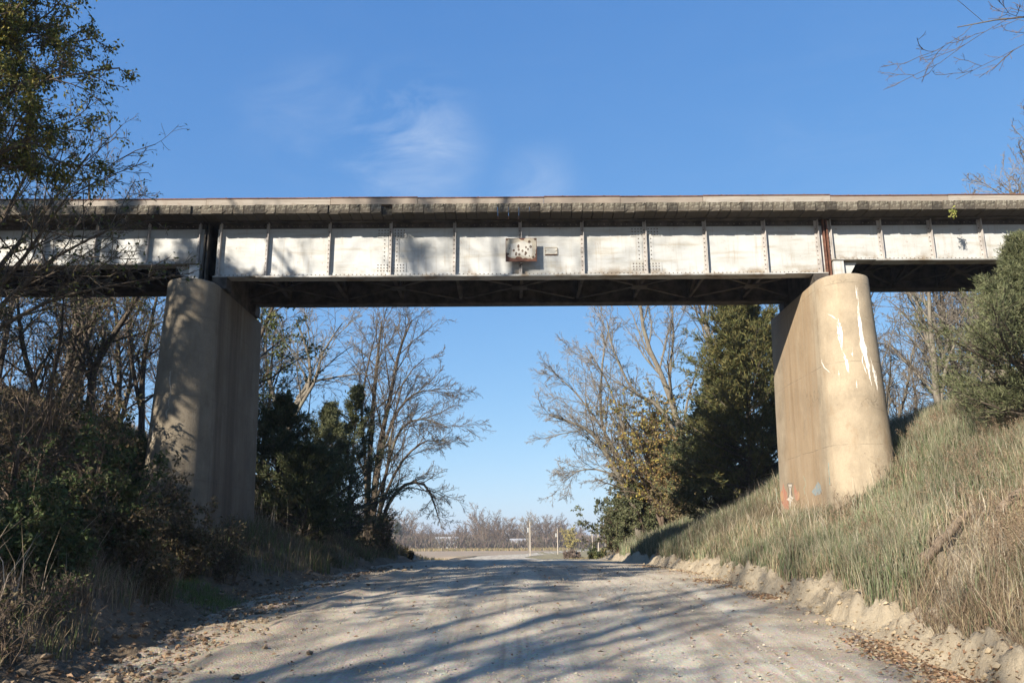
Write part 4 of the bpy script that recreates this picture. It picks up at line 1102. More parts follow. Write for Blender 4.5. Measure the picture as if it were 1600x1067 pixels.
bare_tree('tangle of grey bare branches reaching over the left end of the girder', b, tr, [0.085, 0.075, 0.08, 0.065, 0.07], 141,
          [LV(13, 0.7, 0.27, 6, 0.13, 0.05, rr=0.45, rmin=0.009, t0=0.35), LV(6, 0.65, 0.42, 5, 0.16, 0.02, rr=0.5, rmin=0.0055, t0=0.15), LV(3.6, 0.6, 0.45, 4, 0.18, -0.01, rr=0.55, rmin=0.0042, t0=0.1), LV(2, 0.55, 0.5, 3, 0.2, 0.0, rr=0.6, rmin=0.0036)], ('bark', 'twig_grey'),
          leaf=dict(per=0.55, size=0.085, colors=[(0.06, 0.08, 0.02), (0.12, 0.12, 0.03)], spread=0.04))
# leafy branches beside the left pier, in the gap under the deck
b = gb(-11.2, 31)
leafy('dark leafed tree showing between the left pier and the pale forked tree', b, 9.0, (0.12, 0.0), 150, 0.9, 3.0, 0.13, [(0.06, 0.08, 0.025), (0.10, 0.12, 0.04), (0.15, 0.15, 0.05)], r0=0.16, t0=0.3)
# small leafy trees shading the left bank from outside the frame
for i, (x, y, h) in enumerate([(-15.5, 7.0, 10.0), (-17.0, 11.5, 8.5), (-13.5, 3.0, 10.0), (-20.5, 9.0, 10.5), (-19.5, 15.5, 7.5)]):
    leafy('leafy tree standing outside the left edge and shading the bank', gb(x, y), h, (0.03, 0), 160 + 3 * i, 1.0, 6.5, 0.17, ELM, r0=0.2, group='leafy trees beside the left edge', t0=0.2)
leafy('unseen tall slender tree behind the viewer, leafy only at its top to shade the girder', gb(-18.0, 2.3), 16.6, (0.0, 0), 176, 0.8, 2.6, 0.15, ELM, r0=0.16, t0=0.78, l1=0.13)  # unseen tree shaped to drop a soft leafy shadow on the girder
# tall bare trees behind the camera on the left, which throw the long shadows across the road
shade = [(-15.4, 3.5, 20.5, 'tall'), (-13.5, -7.0, 14.5, ''), (-18.5, -11.0, 16.5, ''), (-11.0, -13.0, 12.5, ''), (-15.5, -19.0, 15.0, '')]
proto = None
for i, (x, y, h, _) in enumerate(shade):
    lab = 'tall bare tree behind the viewer throwing branch shadows over the road'
    if i in (0, 1):
        rng = np.random.default_rng(180 + i); b0 = gb(x, y) if i == 0 else np.zeros(3)
        tr = [up_trunk(b0, h, (0.04, 0), rng), up_trunk(b0 + [0.1, 0, 0], h * 0.85, (-0.2, 0.12), rng), up_trunk(b0, h * 0.8, (0.02, -0.1), rng)]
        o = bare_tree(lab, b0, tr, [0.28, 0.2, 0.18], 190 + i, std_levels(0.72, 0.012, 0.36, 0.06, 10), group='tall bare trees behind the viewer', mats=('bark', 'twig_grey'))
        if i == 1:
            proto = o; o.location = gb(x, y); ph = h
    else: dup(proto, gb(x, y), i * 1.7, h / ph)

# ------------------------------------------------------------------ cedars
CED = [(0.0878, 0.0912, 0.0287), (0.117, 0.1046, 0.0351), (0.0995, 0.1013, 0.0351), (0.0585, 0.0675, 0.0255), (0.1346, 0.1113, 0.0382)]
CED_DARK = [(0.0558, 0.0688, 0.0284), (0.0759, 0.0861, 0.0365), (0.0911, 0.0911, 0.0425)]
CED_GREY = [(0.129, 0.1383, 0.067), (0.1032, 0.1148, 0.0542), (0.1515, 0.1519, 0.0765), (0.0774, 0.0878, 0.0382)]
def cedar(label, base, h, rad, seed, cols, per=13, size=0.2, nb=110, group=None, prof=0.75, low=0.05, name='cedar_tree', lean=(0, 0), rag=0.27, upc=0.05, skirt=0.55, width=0.22):
    rng = np.random.default_rng(seed); root = thing(name, label, 'tree', base, group)
    T = up_trunk(base, h, lean, rng, 9, 0.02)[None]; R = (np.linspace(1, 0.08, 9) * h * 0.018)[None]
    tb = MB().tubes(T, R, 7)
    t = low + (1 - low) * np.linspace(0, 0.985, nb) ** 0.9
    p, _ = at_t(T, t, np.zeros(nb, int))
    az = np.arange(nb) * 2.4 + rng.normal(0, 0.4, nb)
    prof_ = np.minimum(1, (1 - t) ** prof * 1.12) * np.minimum(1, skirt + t * 3)
    ln = rad * prof_ * np.clip(rng.normal(0.95, rag, nb), 0.35, 1.7) + 0.15
    d = norm(np.stack([np.cos(az), np.sin(az), 0.15 + 0.8 * t], 1)); k = 7
    B = np.empty((nb, k, 3)); B[:, 0] = p; q = p.copy()
    for i in range(1, k):
        d = norm(d + rng.normal(0, 0.07, (nb, 3)) + np.array([0, 0, upc])); q = q + d * (ln / (k - 1))[:, None]; B[:, i] = q
    BR = np.maximum(0.006, (ln * 0.016)[:, None] * np.linspace(1, 0.25, k)[None])
    tb.tubes(B, BR, 4)
    L2, R2 = grow(rng, B, BR, 10, 0.22, 1.0, 0.62, 0.30, 4, 0.10, 0.07, rr=0.5, rmin=0.005, flat=0.35)
    tb.tubes(L2, R2, 3)
    fo = MB(); sprays(fo, rng, L2, per, size, cols, jitter=0.06, width=width); sprays(fo, rng, B, per * 1.3, size, cols, t0=0.55, width=width)
    sprays(fo, rng, T[:, -3:], 60, size, cols, jitter=0.05, up=0.6)
    part('trunk', tb, M['bark_dark'], root, smooth=True)
    part('foliage', fo, M['needle'], root)
    return root
def ced_px(label, px, py_top, Y, rad, seed, cols, **kw):
    top = PX(px, py_top, Y); b = gb(top[0], Y, 0.2)
    return cedar(label, b, top[2] - b[2], rad, seed, cols, **kw)
ced_px('big olive brown cedar beside the right pier with its lower half in the bridge shadow', 1150, 430, 33, 3.0, 201, CED, per=15, size=0.20, nb=260, skirt=0.9, low=0.02, rag=0.26, upc=0.02, width=0.17)
ced_px('smaller dark cedar tucked behind the left flank of the big cedar', 1112, 590, 36, 2.2, 207, CED_DARK, per=14, size=0.2, nb=150, skirt=0.9, low=0.02, prof=0.95, rag=0.3)
ced_px('sunny grey green cedar on the bank at the right edge, its tip crossing the girder', 1572, 378, 18.2, 2.5, 202, CED_GREY, per=22, size=0.12, nb=150, prof=1.35, rag=0.36, upc=0.03, skirt=1.0, width=0.13)
ced_px('dark cedar just right of the left pier', 440, 625, 30.5, 2.5, 203, CED_DARK, per=11, size=0.17, nb=80, prof=1.1, rag=0.42, upc=0.02)
ced_px('grey green cedar standing in the middle of the dark evergreens', 508, 635, 34, 2.7, 204, CED_GREY, per=10, size=0.18, nb=90, prof=1.2, rag=0.4, upc=0.04, width=0.15)
ced_px('dark cedar nearest the big arching bare tree', 552, 605, 36, 2.5, 205, CED_DARK, per=9, size=0.16, nb=70, prof=0.95, rag=0.5, upc=0.03)
ced_px('low dark cedar in front of the grey green one', 475, 705, 29.5, 2.3, 206, CED_DARK, per=11, size=0.18, nb=75, prof=1.0, rag=0.42, upc=0.03)

# ------------------------------------------------------------------ shrubs
def shrub(label, base, h, spread, seed, cols, per=4, size=0.09, stems=9, name='shrub', mats=('bark', 'twig_brown'), group=None, weights=None, dens=1.0, mat='leaf', rmin=0.004, cat='shrub'):
    rng = np.random.default_rng(seed)
    base = np.asarray(base, float); root = thing(name, label, cat, base, group)
    tr = []
    for i in range(stems):
        a = rng.random() * 6.28; s = spread * rng.uniform(0.1, 0.9)
        tr.append(up_trunk(base + np.array([math.cos(a), math.sin(a), 0]) * 0.15, h * rng.uniform(0.55, 1.0), (math.cos(a) * s / h, math.sin(a) * s / h), rng, 7, 0.12))
    P = np.array(tr); R = np.array([0.025 * (h / 2.5) * np.linspace(1, 0.25, 7)] * stems)
    tb = MB().tubes(P, R, 4)
    A, AR = grow(rng, P, R, 9 * dens, 0.12, 1.0, 0.7, 0.36, 5, 0.16, 0.02, rr=0.55, rmin=rmin)
    B, BR = grow(rng, A, AR, 5 * dens, 0.1, 1.0, 0.65, 0.45, 4, 0.18, 0.0, rr=0.6, rmin=rmin * 0.8)
    C, CR = grow(rng, B, BR, 2.5 * dens, 0.1, 1.0, 0.6, 0.5, 3, 0.2, 0.0, rr=0.7, rmin=rmin * 0.7)
    tb.tubes(A, AR, 3); tb.tubes(B, BR, 3); tb.tubes(C, CR, 3)
    part('stems', tb, M[mats[1]], root)
    if per > 0:
        lf = MB(); leaves(lf, rng, C, per, size, cols, weights=weights, spread=0.03); part('foliage', lf, M[mat], root)
    return root
GREEN = [(0.0546, 0.078, 0.0234), (0.078, 0.1014, 0.0351), (0.039, 0.0546, 0.0195), (0.1092, 0.1092, 0.0468)]
DRAB = [(0.1248, 0.0897, 0.0468), (0.0858, 0.0663, 0.0351), (0.156, 0.117, 0.0624), (0.0702, 0.0702, 0.0273)]
YEL = [(0.36, 0.28, 0.06), (0.22, 0.20, 0.06), (0.30, 0.19, 0.07), (0.17, 0.12, 0.06), (0.13, 0.13, 0.05)]
def shr_px(label, px, py_top, Y, spread, seed, cols, x=None, **kw):
    top = PX(px, py_top, Y); b = gb(top[0], Y, 0.1)
    return shrub(label, b, max(0.6, top[2] - b[2]), spread, seed, cols, **kw)
# right side, beyond the bridge
shr_px('tall vine hung shrub with yellow leaves left of the big cedar', 1030, 598, 44, 1.6, 301, YEL, per=7, size=0.16, stems=22, name='vine_shrub', rmin=0.008)
shr_px('brown leaved shrub below the yellow vine shrub', 1056, 680, 42, 1.5, 302, YEL, per=6, size=0.15, stems=18, rmin=0.008, weights=[.08, .12, .3, .35, .15])
shr_px('larger grey green bush at the foot of the yellow leaved vine shrub', 1005, 735, 45, 2.2, 303, CED_GREY, per=8, size=0.14, stems=22, rmin=0.007)
shr_px('tan leafless brush where the sunny bank runs out beside the road', 968, 800, 50, 1.6, 304, [(0.34, 0.26, 0.13), (0.26, 0.21, 0.10), (0.20, 0.20, 0.08)], per=4, size=0.15, stems=16, rmin=0.009, mats=('bark_pale', 'twig_pale'))
shr_px('small green tuft of brush at the road edge past the bridge shadow', 933, 856, 58, 1.2, 305, [(0.15, 0.17, 0.06), (0.26, 0.24, 0.10)], per=5, size=0.14, stems=12, rmin=0.01)
shr_px('low purple brown brush beside the far bend of the road', 893, 858, 92, 3.2, 306, [(0.20, 0.15, 0.12), (0.16, 0.12, 0.09)], per=4, size=0.2, stems=20, rmin=0.016)
shr_px('low grey green bush closest to the road where the sunny bank ends', 968, 770, 47, 1.5, 307, CED_GREY, per=7, size=0.14, stems=16, rmin=0.008)
shr_px('straw coloured brush between the grey green bushes and the big cedar', 1062, 752, 41, 1.4, 308, [(0.22, 0.165, 0.085), (0.17, 0.13, 0.07), (0.14, 0.14, 0.06)], per=5, size=0.14, stems=16, rmin=0.008)
# left bank
LS = [('tangled leafless brush along the top of the dark bank', 20, 560, 19.0, 1.6, DRAB, 1.0, 0.08), ('tangled leafless brush on the bank between the drab bush and the pier', 160, 600, 20.0, 1.4, DRAB, 1.0, 0.08), ('tall twiggy brush at the left edge above the glossy bush', 70, 520, 16.0, 1.5, DRAB, 1.2, 0.08),
      ('twiggy brush hanging over the road edge at the lower left', 60, 880, 11.5, 1.0, GREEN, 0.5, 0.06), ('dry brown brush left of the green tuft by the road', 225, 850, 15.2, 0.9, DRAB, 1.6, 0.07), ('dry brown brush just below the left pier', 360, 800, 19.0, 0.8, DRAB, 1.2, 0.08), ('leafy tangle at the left edge halfway up the bank', 20, 690, 13.5, 1.2, GREEN, 4, 0.08),
      ('glossy green bush on the dark bank left of the left pier', 165, 690, 15.5, 1.0, GREEN, 6, 0.10), ('low green bush at the left edge of the dark bank', 45, 760, 12.5, 0.9, GREEN, 5, 0.09),
      ('brown leaved bush at the left edge under the bare branches', 40, 640, 17, 1.2, DRAB, 4, 0.10), ('tall drab bush behind the glossy green one', 110, 590, 20, 1.3, DRAB, 4, 0.11),
      ('dark bush hugging the outer side of the left pier', 212, 640, 21.5, 0.9, GREEN, 4, 0.11), ('thin reddish bush in front of the left pier nose', 262, 720, 18.6, 0.5, DRAB, 2.2, 0.09),
      ('sparse twiggy bush at the lower left corner', 20, 900, 10.2, 0.7, DRAB, 0.4, 0.06), ('low dark bush in the middle of the shaded bank', 110, 815, 13.2, 0.9, GREEN, 5, 0.09), ('leafy bush right of the low dark bush on the shaded bank', 205, 770, 15.0, 0.8, DRAB, 4, 0.09),
      ('drab bush at the foot of the left pier by the weeds', 300, 790, 18.0, 0.7, DRAB, 3, 0.09)]
for i, (lab, px, py, Yq, spd, cols, per, size) in enumerate(LS):
    shr_px(lab, px, py, Yq, spd, 320 + i, cols, per=per, size=size, stems=10, group='bushes on the shaded bank')
# undergrowth beyond the pier on the left, at the foot of the arching tree
for i, (lab, px, py, Yq, cols) in enumerate([('leafless brush at the foot of the arching bare tree', 600, 800, 41, DRAB), ('dark brush between the cedars and the arching tree', 545, 770, 38, CED_DARK), ('thin brush on the bank end nearest the field', 632, 858, 45, DRAB), ('grey brush above the dark cedars', 500, 600, 42, DRAB), ('grey twiggy brush under the pale forked tree', 440, 600, 44, DRAB)]):
    shr_px(lab, px, py, Yq, 1.2, 340 + i, cols, per=1.2, size=0.12, stems=12, rmin=0.007, group='brush beyond the left pier', mats=('bark', 'twig_grey'))
# a weed rooted in the deck edge
p = PX(1487, 328, 21.15)
b = MB(); rng = np.random.default_rng(350)
P0 = np.array([spline([p + [0, 0.06, -0.02], p + rng.normal(0, 0.04, 3) + [0, -0.05, -0.05], p + [rng.normal(0, 0.08), -0.09, -0.05 - 0.25 * rng.random()]], 4) for _ in range(9)])
weed = thing('deck_weed', 'small yellow green weed growing out of the tie ends near the right edge', 'plant', p)
part('stems', MB().tubes(P0, np.full((9, 4), 0.004), 3), M['twig_brown'], weed)
leaves(b, rng, P0, 11, 0.07, [(0.30, 0.32, 0.07), (0.22, 0.25, 0.06), (0.4, 0.36, 0.1)], spread=0.03); part('foliage', b, M['leaf'], weed)

# ------------------------------------------------------------------ grass, weeds, litter, stones
def blades(mb, rng, P, h, w, bend, cols, weights=None, lean=(0, 0), tip=None):
    n = len(P); C = np.asarray(cols, float); c = C[rng.choice(len(C), n, p=weights)] * rng.uniform(0.75, 1.25, (n, 1)) * (0.92 + 0.75 * fbm(P[:, 0] * 0.9, P[:, 1] * 0.9, 95, 3))[:, None]
    az = rng.random(n) * 6.28; f = np.stack([np.cos(az), np.sin(az), 0 * az], 1)
    az2 = rng.random(n) * 6.28; bd = (np.stack([np.cos(az2), np.sin(az2), 0 * az2], 1) * (bend * rng.uniform(0.1, 1.0, n))[:, None]) + np.array([lean[0], lean[1], 0])
    hh = (h * rng.uniform(0.55, 1.2, n))[:, None]; ww = (w * rng.uniform(0.7, 1.3, n))[:, None]
    m = P + bd * hh * 0.28 + np.array([0, 0, 1]) * hh * 0.55
    tp = P + bd * hh + np.array([0, 0, 1]) * hh * np.sqrt(np.maximum(0.08, 1 - 0.75 * (bd ** 2).sum(1)))[:, None]
    V = np.stack([P - f * ww * 0.5, P + f * ww * 0.5, m + f * ww * 0.45, m - f * ww * 0.45, tp], 1).reshape(-1, 3)
    q = np.arange(n)[:, None] * 5
    mb.add(V, T=q + np.array([[3, 2, 4]]), Q=q + np.array([[0, 1, 2, 3]]), C=np.repeat(c, 5, 0) if tip is None else np.stack([c, c, c * .6 + np.array(tip) * .4, c * .6 + np.array(tip) * .4, np.broadcast_to(tip, c.shape)], 1).reshape(-1, 3))
def scatter(rng, n, x0, x1, y0, y1, pw=2.0):
    """more plants near the camera: y sampled with density ~ 1/y**(pw-1)"""
    u = rng.random(n); e = 2 - pw
    y = (y0 ** e + u * (y1 ** e - y0 ** e)) ** (1 / e) if abs(e) > 1e-6 else y0 * (y1 / y0) ** u
    return rng.uniform(x0, x1, n), y
STRAW = [(0.36, 0.295, 0.18), (0.30, 0.235, 0.14), (0.25, 0.185, 0.115), (0.34, 0.285, 0.205)]
RUSH = [(0.125, 0.16, 0.072), (0.16, 0.19, 0.095), (0.085, 0.12, 0.05), (0.235, 0.245, 0.155)]
BROWN = [(0.22, 0.155, 0.10), (0.18, 0.125, 0.082), (0.28, 0.20, 0.135), (0.145, 0.105, 0.065)]
rng = np.random.default_rng(400)
mb = MB()
x, y = scatter(rng, 290000, 5.4, 16.0, 8.5, 47.0, 1.9)
xr = x - foot_r(y); nz = fbm(x * 0.8, y * 0.8, 61, 3)
tt = np.clip(((x - p0[0]) * (p1 - p0)[0] + (y - p0[1]) * (p1 - p0)[1]) / ((p1 - p0) @ (p1 - p0)), 0, 1)
dtr = np.hypot(x - p0[0] - tt * (p1 - p0)[0], y - p0[1] - tt * (p1 - p0)[1])
inpier = (np.abs(x - pr.xc) < 0.95) & (y > 20.7) & (y < 26.3)
keep = (xr > 0.36 + 0.5 * nz) & ((dtr > 0.5 + 0.3 * nz) | (rng.random(len(x)) < 0.12)) & ~inpier & (x < 0.68 * y + 3)
x, y, xr, nz = x[keep], y[keep], xr[keep], nz[keep]
G = np.stack([x, y, ground_z(x, y, True) - 0.03], 1)
# rushes in broad patches round the pier, brown tangled grass nearer and higher up
q = fbm(x * 0.35, y * 0.35, 62, 3) + 0.9 * sstep(11.5, 16.5, y) - 0.5 - 0.22 * np.maximum(0, x - 9) * (y < 19)
kind = q + rng.normal(0, 0.34, len(x))
wsc = 1 + 0.035 * np.maximum(0, y - 10)
a = kind > 0.12
hvar = 0.75 + 0.7 * (fbm(x * 0.6, y * 0.6, 63, 3) + 0.35)
for m_, tp_ in ((a & (rng.random(len(a)) < 0.38), (0.31, 0.28, 0.20)), (a, None)):
    if tp_ is None: m_ = a & ~done
    else: done = m_
    blades(mb, rng, G[m_], 0.56 * hvar[m_] * (1 - 0.35 * ((x[m_] < 9.2) & (y[m_] > 19) & (y[m_] < 27))), 0.009 * wsc[m_], 0.28, RUSH + STRAW[:1] + STRAW[3:] + BROWN[:1], [.22, .24, .18, .16, .06, .08, .06], tip=tp_)
b_ = (kind <= 0.12) & (kind > -0.25)
blades(mb, rng, G[b_], 0.46 * hvar[b_], 0.0075 * wsc[b_], 0.75, STRAW + RUSH[:2] + BROWN[:2], [.2, .18, .14, .12, .11, .08, .1, .07])
c_ = kind <= -0.25
blades(mb, rng, G[c_], 0.36 * hvar[c_], 0.0065 * wsc[c_], 1.35, BROWN + STRAW[:3] + RUSH[:1], [.24, .2, .18, .12, .08, .07, .05, .06])
setting('bank_grass', mb, M['blade'], smooth=False, kind='stuff')
# pale seed stalks above the rushes
rng = np.random.default_rng(402); mb = MB()
x, y = scatter(rng, 7000, 6.2, 15, 9, 45, 1.9)
k = (x - foot_r(y) > 0.8) & ~((np.abs(x - pr.xc) < 0.95) & (y > 20.7) & (y < 26.3)) & (x < 0.68 * y + 3); x, y = x[k], y[k]
blades(mb, rng, np.stack([x, y, ground_z(x, y) - 0.02], 1), np.full(len(x), 0.72), 0.0055 * (1 + 0.03 * y), 0.7, [(0.48, 0.42, 0.31), (0.40, 0.31, 0.22), (0.52, 0.46, 0.36)])
setting('seed_stalks', mb, M['blade'], smooth=False, kind='stuff')
# flattened dead stalks and branching dry weeds among the grass
rng = np.random.default_rng(404); mb = MB()
x, y = scatter(rng, 26000, 5.7, 15, 8.6, 32, 1.9)
k = (x - foot_r(y) > 0.45) & ~((np.abs(x - pr.xc) < 0.95) & (y > 20.7) & (y < 26.3)) & (x < 0.68 * y + 3) & (fbm(x * 0.7, y * 0.7, 64, 3) > -0.12); x, y = x[k], y[k]
blades(mb, rng, np.stack([x, y, ground_z(x, y, True) + rng.uniform(0.02, 0.25, len(x))], 1), np.full(len(x), 0.5), 0.007, 1.9, STRAW + BROWN[:3], [.2, .18, .14, .14, .14, .1, .1])
setting('matted_grass', mb, M['blade'], smooth=False, kind='stuff')
rng = np.random.default_rng(405); mb = MB(); lf = MB()
x, y = scatter(rng, 3600, 6.0, 15, 8.8, 26, 1.9)
k = (x - foot_r(y) > 0.7) & ~((np.abs(x - pr.xc) < 1.1) & (y > 20.5) & (y < 26.3)) & (x < 0.68 * y + 3) & (fbm(x * 0.5, y * 0.5, 65, 3) + 0.12 * (x - 8) - 0.05 * (y - 12) > -0.1); x, y = x[k], y[k]
P0 = np.array([up_trunk((a, b, float(ground_z(a, b))), rng.uniform(0.35, 0.8), (rng.normal(0, .25), rng.normal(0, .25)), rng, 5, 0.12) for a, b in zip(x, y)])
P1, R1 = grow(rng, P0, np.full((len(P0), 5), 0.004), 6, 0.3, 1.0, 0.6, 0.35, 3, 0.1, 0.1, rmin=0.0022)
wc = np.array(BROWN + STRAW[1:3])
mb.tubes(P0, np.tile(np.linspace(0.004, 0.002, 5), (len(P0), 1)), 3, C=wc[rng.integers(6, size=len(P0))]); mb.tubes(P1, R1, 3, C=wc[rng.integers(6, size=len(P1))])
leaves(mb, rng, P1, 5, 0.035, BROWN + STRAW[2:3], spread=0.015, droop=0.2)
setting('dry_weeds', mb, M['blade'], smooth=False, kind='stuff')
# left bank undergrowth
rng = np.random.default_rng(410); mb = MB()
x, y = scatter(rng, 120000, -16.0, -5.0, 8.5, 50.0, 1.9)
xl = -x - foot_l(y); nz = fbm(x * 0.7, y * 0.7, 71, 3)
k = (xl > 0.45 + 0.8 * nz) & ~((np.abs(x - pl.xc) < 0.92) & (y > 20.7) & (y < 26.3)) & (-x < 0.68 * y + 3); x, y, xl, nz = x[k], y[k], xl[k], nz[k]
G = np.stack([x, y, ground_z(x, y, True) - 0.03], 1)
kk = nz + rng.normal(0, 0.25, len(x)); wsc = 1 + 0.035 * np.maximum(0, y - 10)
hv = 0.7 + 1.0 * (fbm(x * 0.5, y * 0.5, 72, 3) + 0.35)
a = kk > 0.05
blades(mb, rng, G[a], 0.5 * hv[a], 0.008 * wsc[a], 0.7, BROWN + STRAW[:2], [.22, .22, .18, .18, .08, .12])
blades(mb, rng, G[~a], 0.42 * hv[~a], 0.009 * wsc[~a], 0.6, [(0.10, 0.13, 0.045), (0.14, 0.15, 0.06), (0.16, 0.12, 0.07), (0.21, 0.16, 0.09)])
# brighter green tufts at the road edge
for (px, py, n) in ((300, 925, 1600), (420, 900, 700), (520, 880, 500), (340, 935, 900)):
    gpt = PX(px, py, 17.5); X0 = gpt[0] + rng.normal(0, 0.5, n); Y0 = 17.0 + rng.normal(0, 0.5, n)
    blades(mb, rng, np.stack([X0, Y0, ground_z(X0, Y0, True) - 0.02], 1), np.full(n, 0.2), 0.008, 0.8, [(0.13, 0.17, 0.05), (0.10, 0.14, 0.04), (0.18, 0.2, 0.08)])
setting('undergrowth', mb, M['blade'], smooth=False, kind='stuff')
rng = np.random.default_rng(412); mb = MB()
x, y = scatter(rng, 2600, -14, -6.2, 10, 34, 1.9)
k = (-x - foot_l(y) > 1.2) & (fbm(x * 0.6, y * 0.6, 73, 2) > -0.1) & ~((np.abs(x - pl.xc) < 0.92) & (y > 20.7) & (y < 26.3)); x, y = x[k], y[k]
blades(mb, rng, np.stack([x, y, ground_z(x, y) - 0.02], 1), np.full(len(x), 1.15), 0.009, 0.55, [(0.36, 0.29, 0.22), (0.28, 0.22, 0.16), (0.42, 0.35, 0.27)])
setting('dead_weeds', mb, M['blade'], smooth=False, kind='stuff')
# grass along the far verges and the field's edge
rng = np.random.default_rng(415); mb = MB()
x = rng.uniform(-60, 40, 26000); y = rng.choice([0, 1], 26000)
yy = np.where(y == 0, rng.uniform(52, 80, 26000), rng.uniform(262, 292, 26000)); xx = np.where(y == 0, x * 0.45, x * 2.2)
k = np.abs(xx - road_c(yy)) > np.interp(yy, [52, 90], [5.6, 5.0]); xx, yy = xx[k], yy[k]
blades(mb, rng, np.stack([xx, yy, ground_z(xx, yy) - 0.02], 1), np.where(yy > 200, 0.9, 0.28), np.where(yy > 200, 0.15, 0.03), 0.5, [(0.32, 0.235, 0.12), (0.28, 0.215, 0.115), (0.22, 0.19, 0.085)])
setting('verge_grass', mb, M['blade'], smooth=False, kind='stuff')
# fallen leaves
def litter(name, rng, x, y, cols, size):
    n = len(x); z = road_top(x, y) + rng.uniform(0.004, 0.03, n)
    P = np.stack([x, y, z], 1); az = rng.random(n) * 6.28
    d = norm(np.stack([np.cos(az), np.sin(az), rng.normal(0, 0.35, n)], 1)); s = norm(np.cross(d, np.stack([rng.normal(0, .4, n), rng.normal(0, .4, n), np.ones(n)], 1)))
    l = (size * rng.uniform(0.5, 1.3, n))[:, None]; up = np.cross(s, d)
    V = np.stack([P - d * l * .5, P + s * l * .32 + up * l * .18, P + d * l * .5, P - s * l * .32 + up * l * .18], 1).reshape(-1, 3)
    q = np.arange(n)[:, None] * 4; C = np.asarray(cols); c = C[rng.integers(len(C), size=n)] * rng.uniform(0.7, 1.3, (n, 1))
    mb = MB().add(V, T=np.concatenate([q + np.array([[0, 1, 2]]), q + np.array([[0, 2, 3]])]), C=np.repeat(c, 4, 0))
    setting(name, mb, M['blade'], smooth=False, kind='stuff')
rng = np.random.default_rng(420)
n = 5200; u_, y = scatter(rng, n, 0, 1, 8.8, 30, 1.8); x = foot_r(y) - 0.25 + rng.normal(0, 0.28, n)
k = fbm(y * 0.9, y * 0, 75, 3) + rng.normal(0, 0.2, n) > 0.0
x2, y2 = scatter(rng, 450, -5, 5.2, 9, 30, 1.8); x3, y3 = scatter(rng, 3500, -7.5, -4.2, 9, 26, 1.8)
litter('fallen_leaves', rng, np.concatenate([x[k], x2, x3]), np.concatenate([y[k], y2, y3]), [(0.22, 0.13, 0.075), (0.30, 0.19, 0.11), (0.16, 0.10, 0.06), (0.34, 0.25, 0.15)], 0.075)
# clods and stones: low rough polyhedra
ICO_V = np.array([(0, 0, 1), (.894, 0, .447), (.276, .851, .447), (-.724, .526, .447), (-.724, -.526, .447), (.276, -.851, .447), (.724, .526, -.447), (-.276, .851, -.447), (-.894, 0, -.447), (-.276, -.851, -.447), (.724, -.526, -.447), (0, 0, -1)])
ICO_T = np.array([(0, 1, 2), (0, 2, 3), (0, 3, 4), (0, 4, 5), (0, 5, 1), (1, 6, 2), (2, 7, 3), (3, 8, 4), (4, 9, 5), (5, 10, 1), (2, 6, 7), (3, 7, 8), (4, 8, 9), (5, 9, 10), (1, 10, 6), (11, 7, 6), (11, 8, 7), (11, 9, 8), (11, 10, 9), (11, 6, 10)])
def lumps(name, rng, x, y, s, m):
    n = len(x); z = road_top(x, y)
    V = ICO_V[None] * rng.uniform(0.6, 1.25, (n, 12, 1)) * (s[:, None] * np.stack([rng.uniform(.8, 1.4, n), rng.uniform(.8, 1.4, n), rng.uniform(.5, .85, n)], 1))[:, None]
    V = V + np.stack([x, y, z + s * 0.25], 1)[:, None]
    T = (np.arange(n)[:, None, None] * 12 + ICO_T[None]).reshape(-1, 3)
    setting(name, MB().add(V.reshape(-1, 3), T=T), m, smooth=False, kind='stuff')
rng = np.random.default_rng(430)
n = 4200; _, y = scatter(rng, n, 0, 1, 8.6, 32, 2.0); x = -foot_l(y) + rng.normal(0.35, 0.75, n)
k = fbm(x * 0.7, y * 0.7, 77, 3) + rng.normal(0, .15, n) > -0.08
lumps('dirt_clods', rng, x[k], y[k], 0.012 + 0.06 * rng.random(k.sum()) ** 4, M['dirt'])
n = 3600; _, y = scatter(rng, n, 0, 1, 8.6, 34, 2.0); x = foot_r(y) + rng.normal(0.0, 0.3, n)
lumps('berm_clods', rng, x, y, 0.008 + 0.045 * rng.random(n) ** 8, M['dirt_pale'])
n = 9000; x, y = scatter(rng, n, -5.2, 5.3, 8.8, 30, 2.1)
lumps('loose_stones', rng, x, y, 0.005 + 0.015 * rng.random(n) ** 4, M['stone'])

# fallen logs on the right bank
def log(label, px0, py0, px1, py1, Y0, Y1, r0, seed):
    rng = np.random.default_rng(seed); a, c = PX(px0, py0, Y0), PX(px1, py1, Y1)
    a[2] = ground_z(a[0], a[1]) + 0.16; c[2] = ground_z(c[0], c[1]) + 0.22
    P = np.array([a + (c - a) * t + rng.normal(0, 0.015, 3) for t in np.linspace(0, 1, 9)])[None]
    R = np.array([r0 * np.linspace(1, 0.75, 9) * rng.uniform(0.9, 1.1, 9)])
    root = thing('fallen_log', label, 'log', a)
    part('trunk', MB().tubes(P, R, 9), M['log'], root, smooth=True)
    S, SR = grow(rng, P, R, 3, 0.2, 0.9, 0.9, 0.2, 4, 0.1, 0.02, rr=0.3)
    for i in range(len(S)): part('snag', MB().tubes(S[i:i + 1], SR[i:i + 1], 4), M['log'], root)
    b = MB(); ring = P[0][[0, -1]]
    for e in (0, -1):
        d = norm(P[0][1] - P[0][0]) if e == 0 else norm(P[0][-1] - P[0][-2]); u = norm(np.cross(d, [0, 0, 1])); v = np.cross(u, d)
        V = [P[0][e] + (u * math.cos(q) + v * math.sin(q)) * R[0][e] for q in np.arange(9) * 2 * math.pi / 9] + [P[0][e] + d * (-0.004 if e == 0 else 0.004)]
        b.add(V, T=[(i, (i + 1) % 9, 9) for i in range(9)])
    part('cut_end', b, M['log'], root)
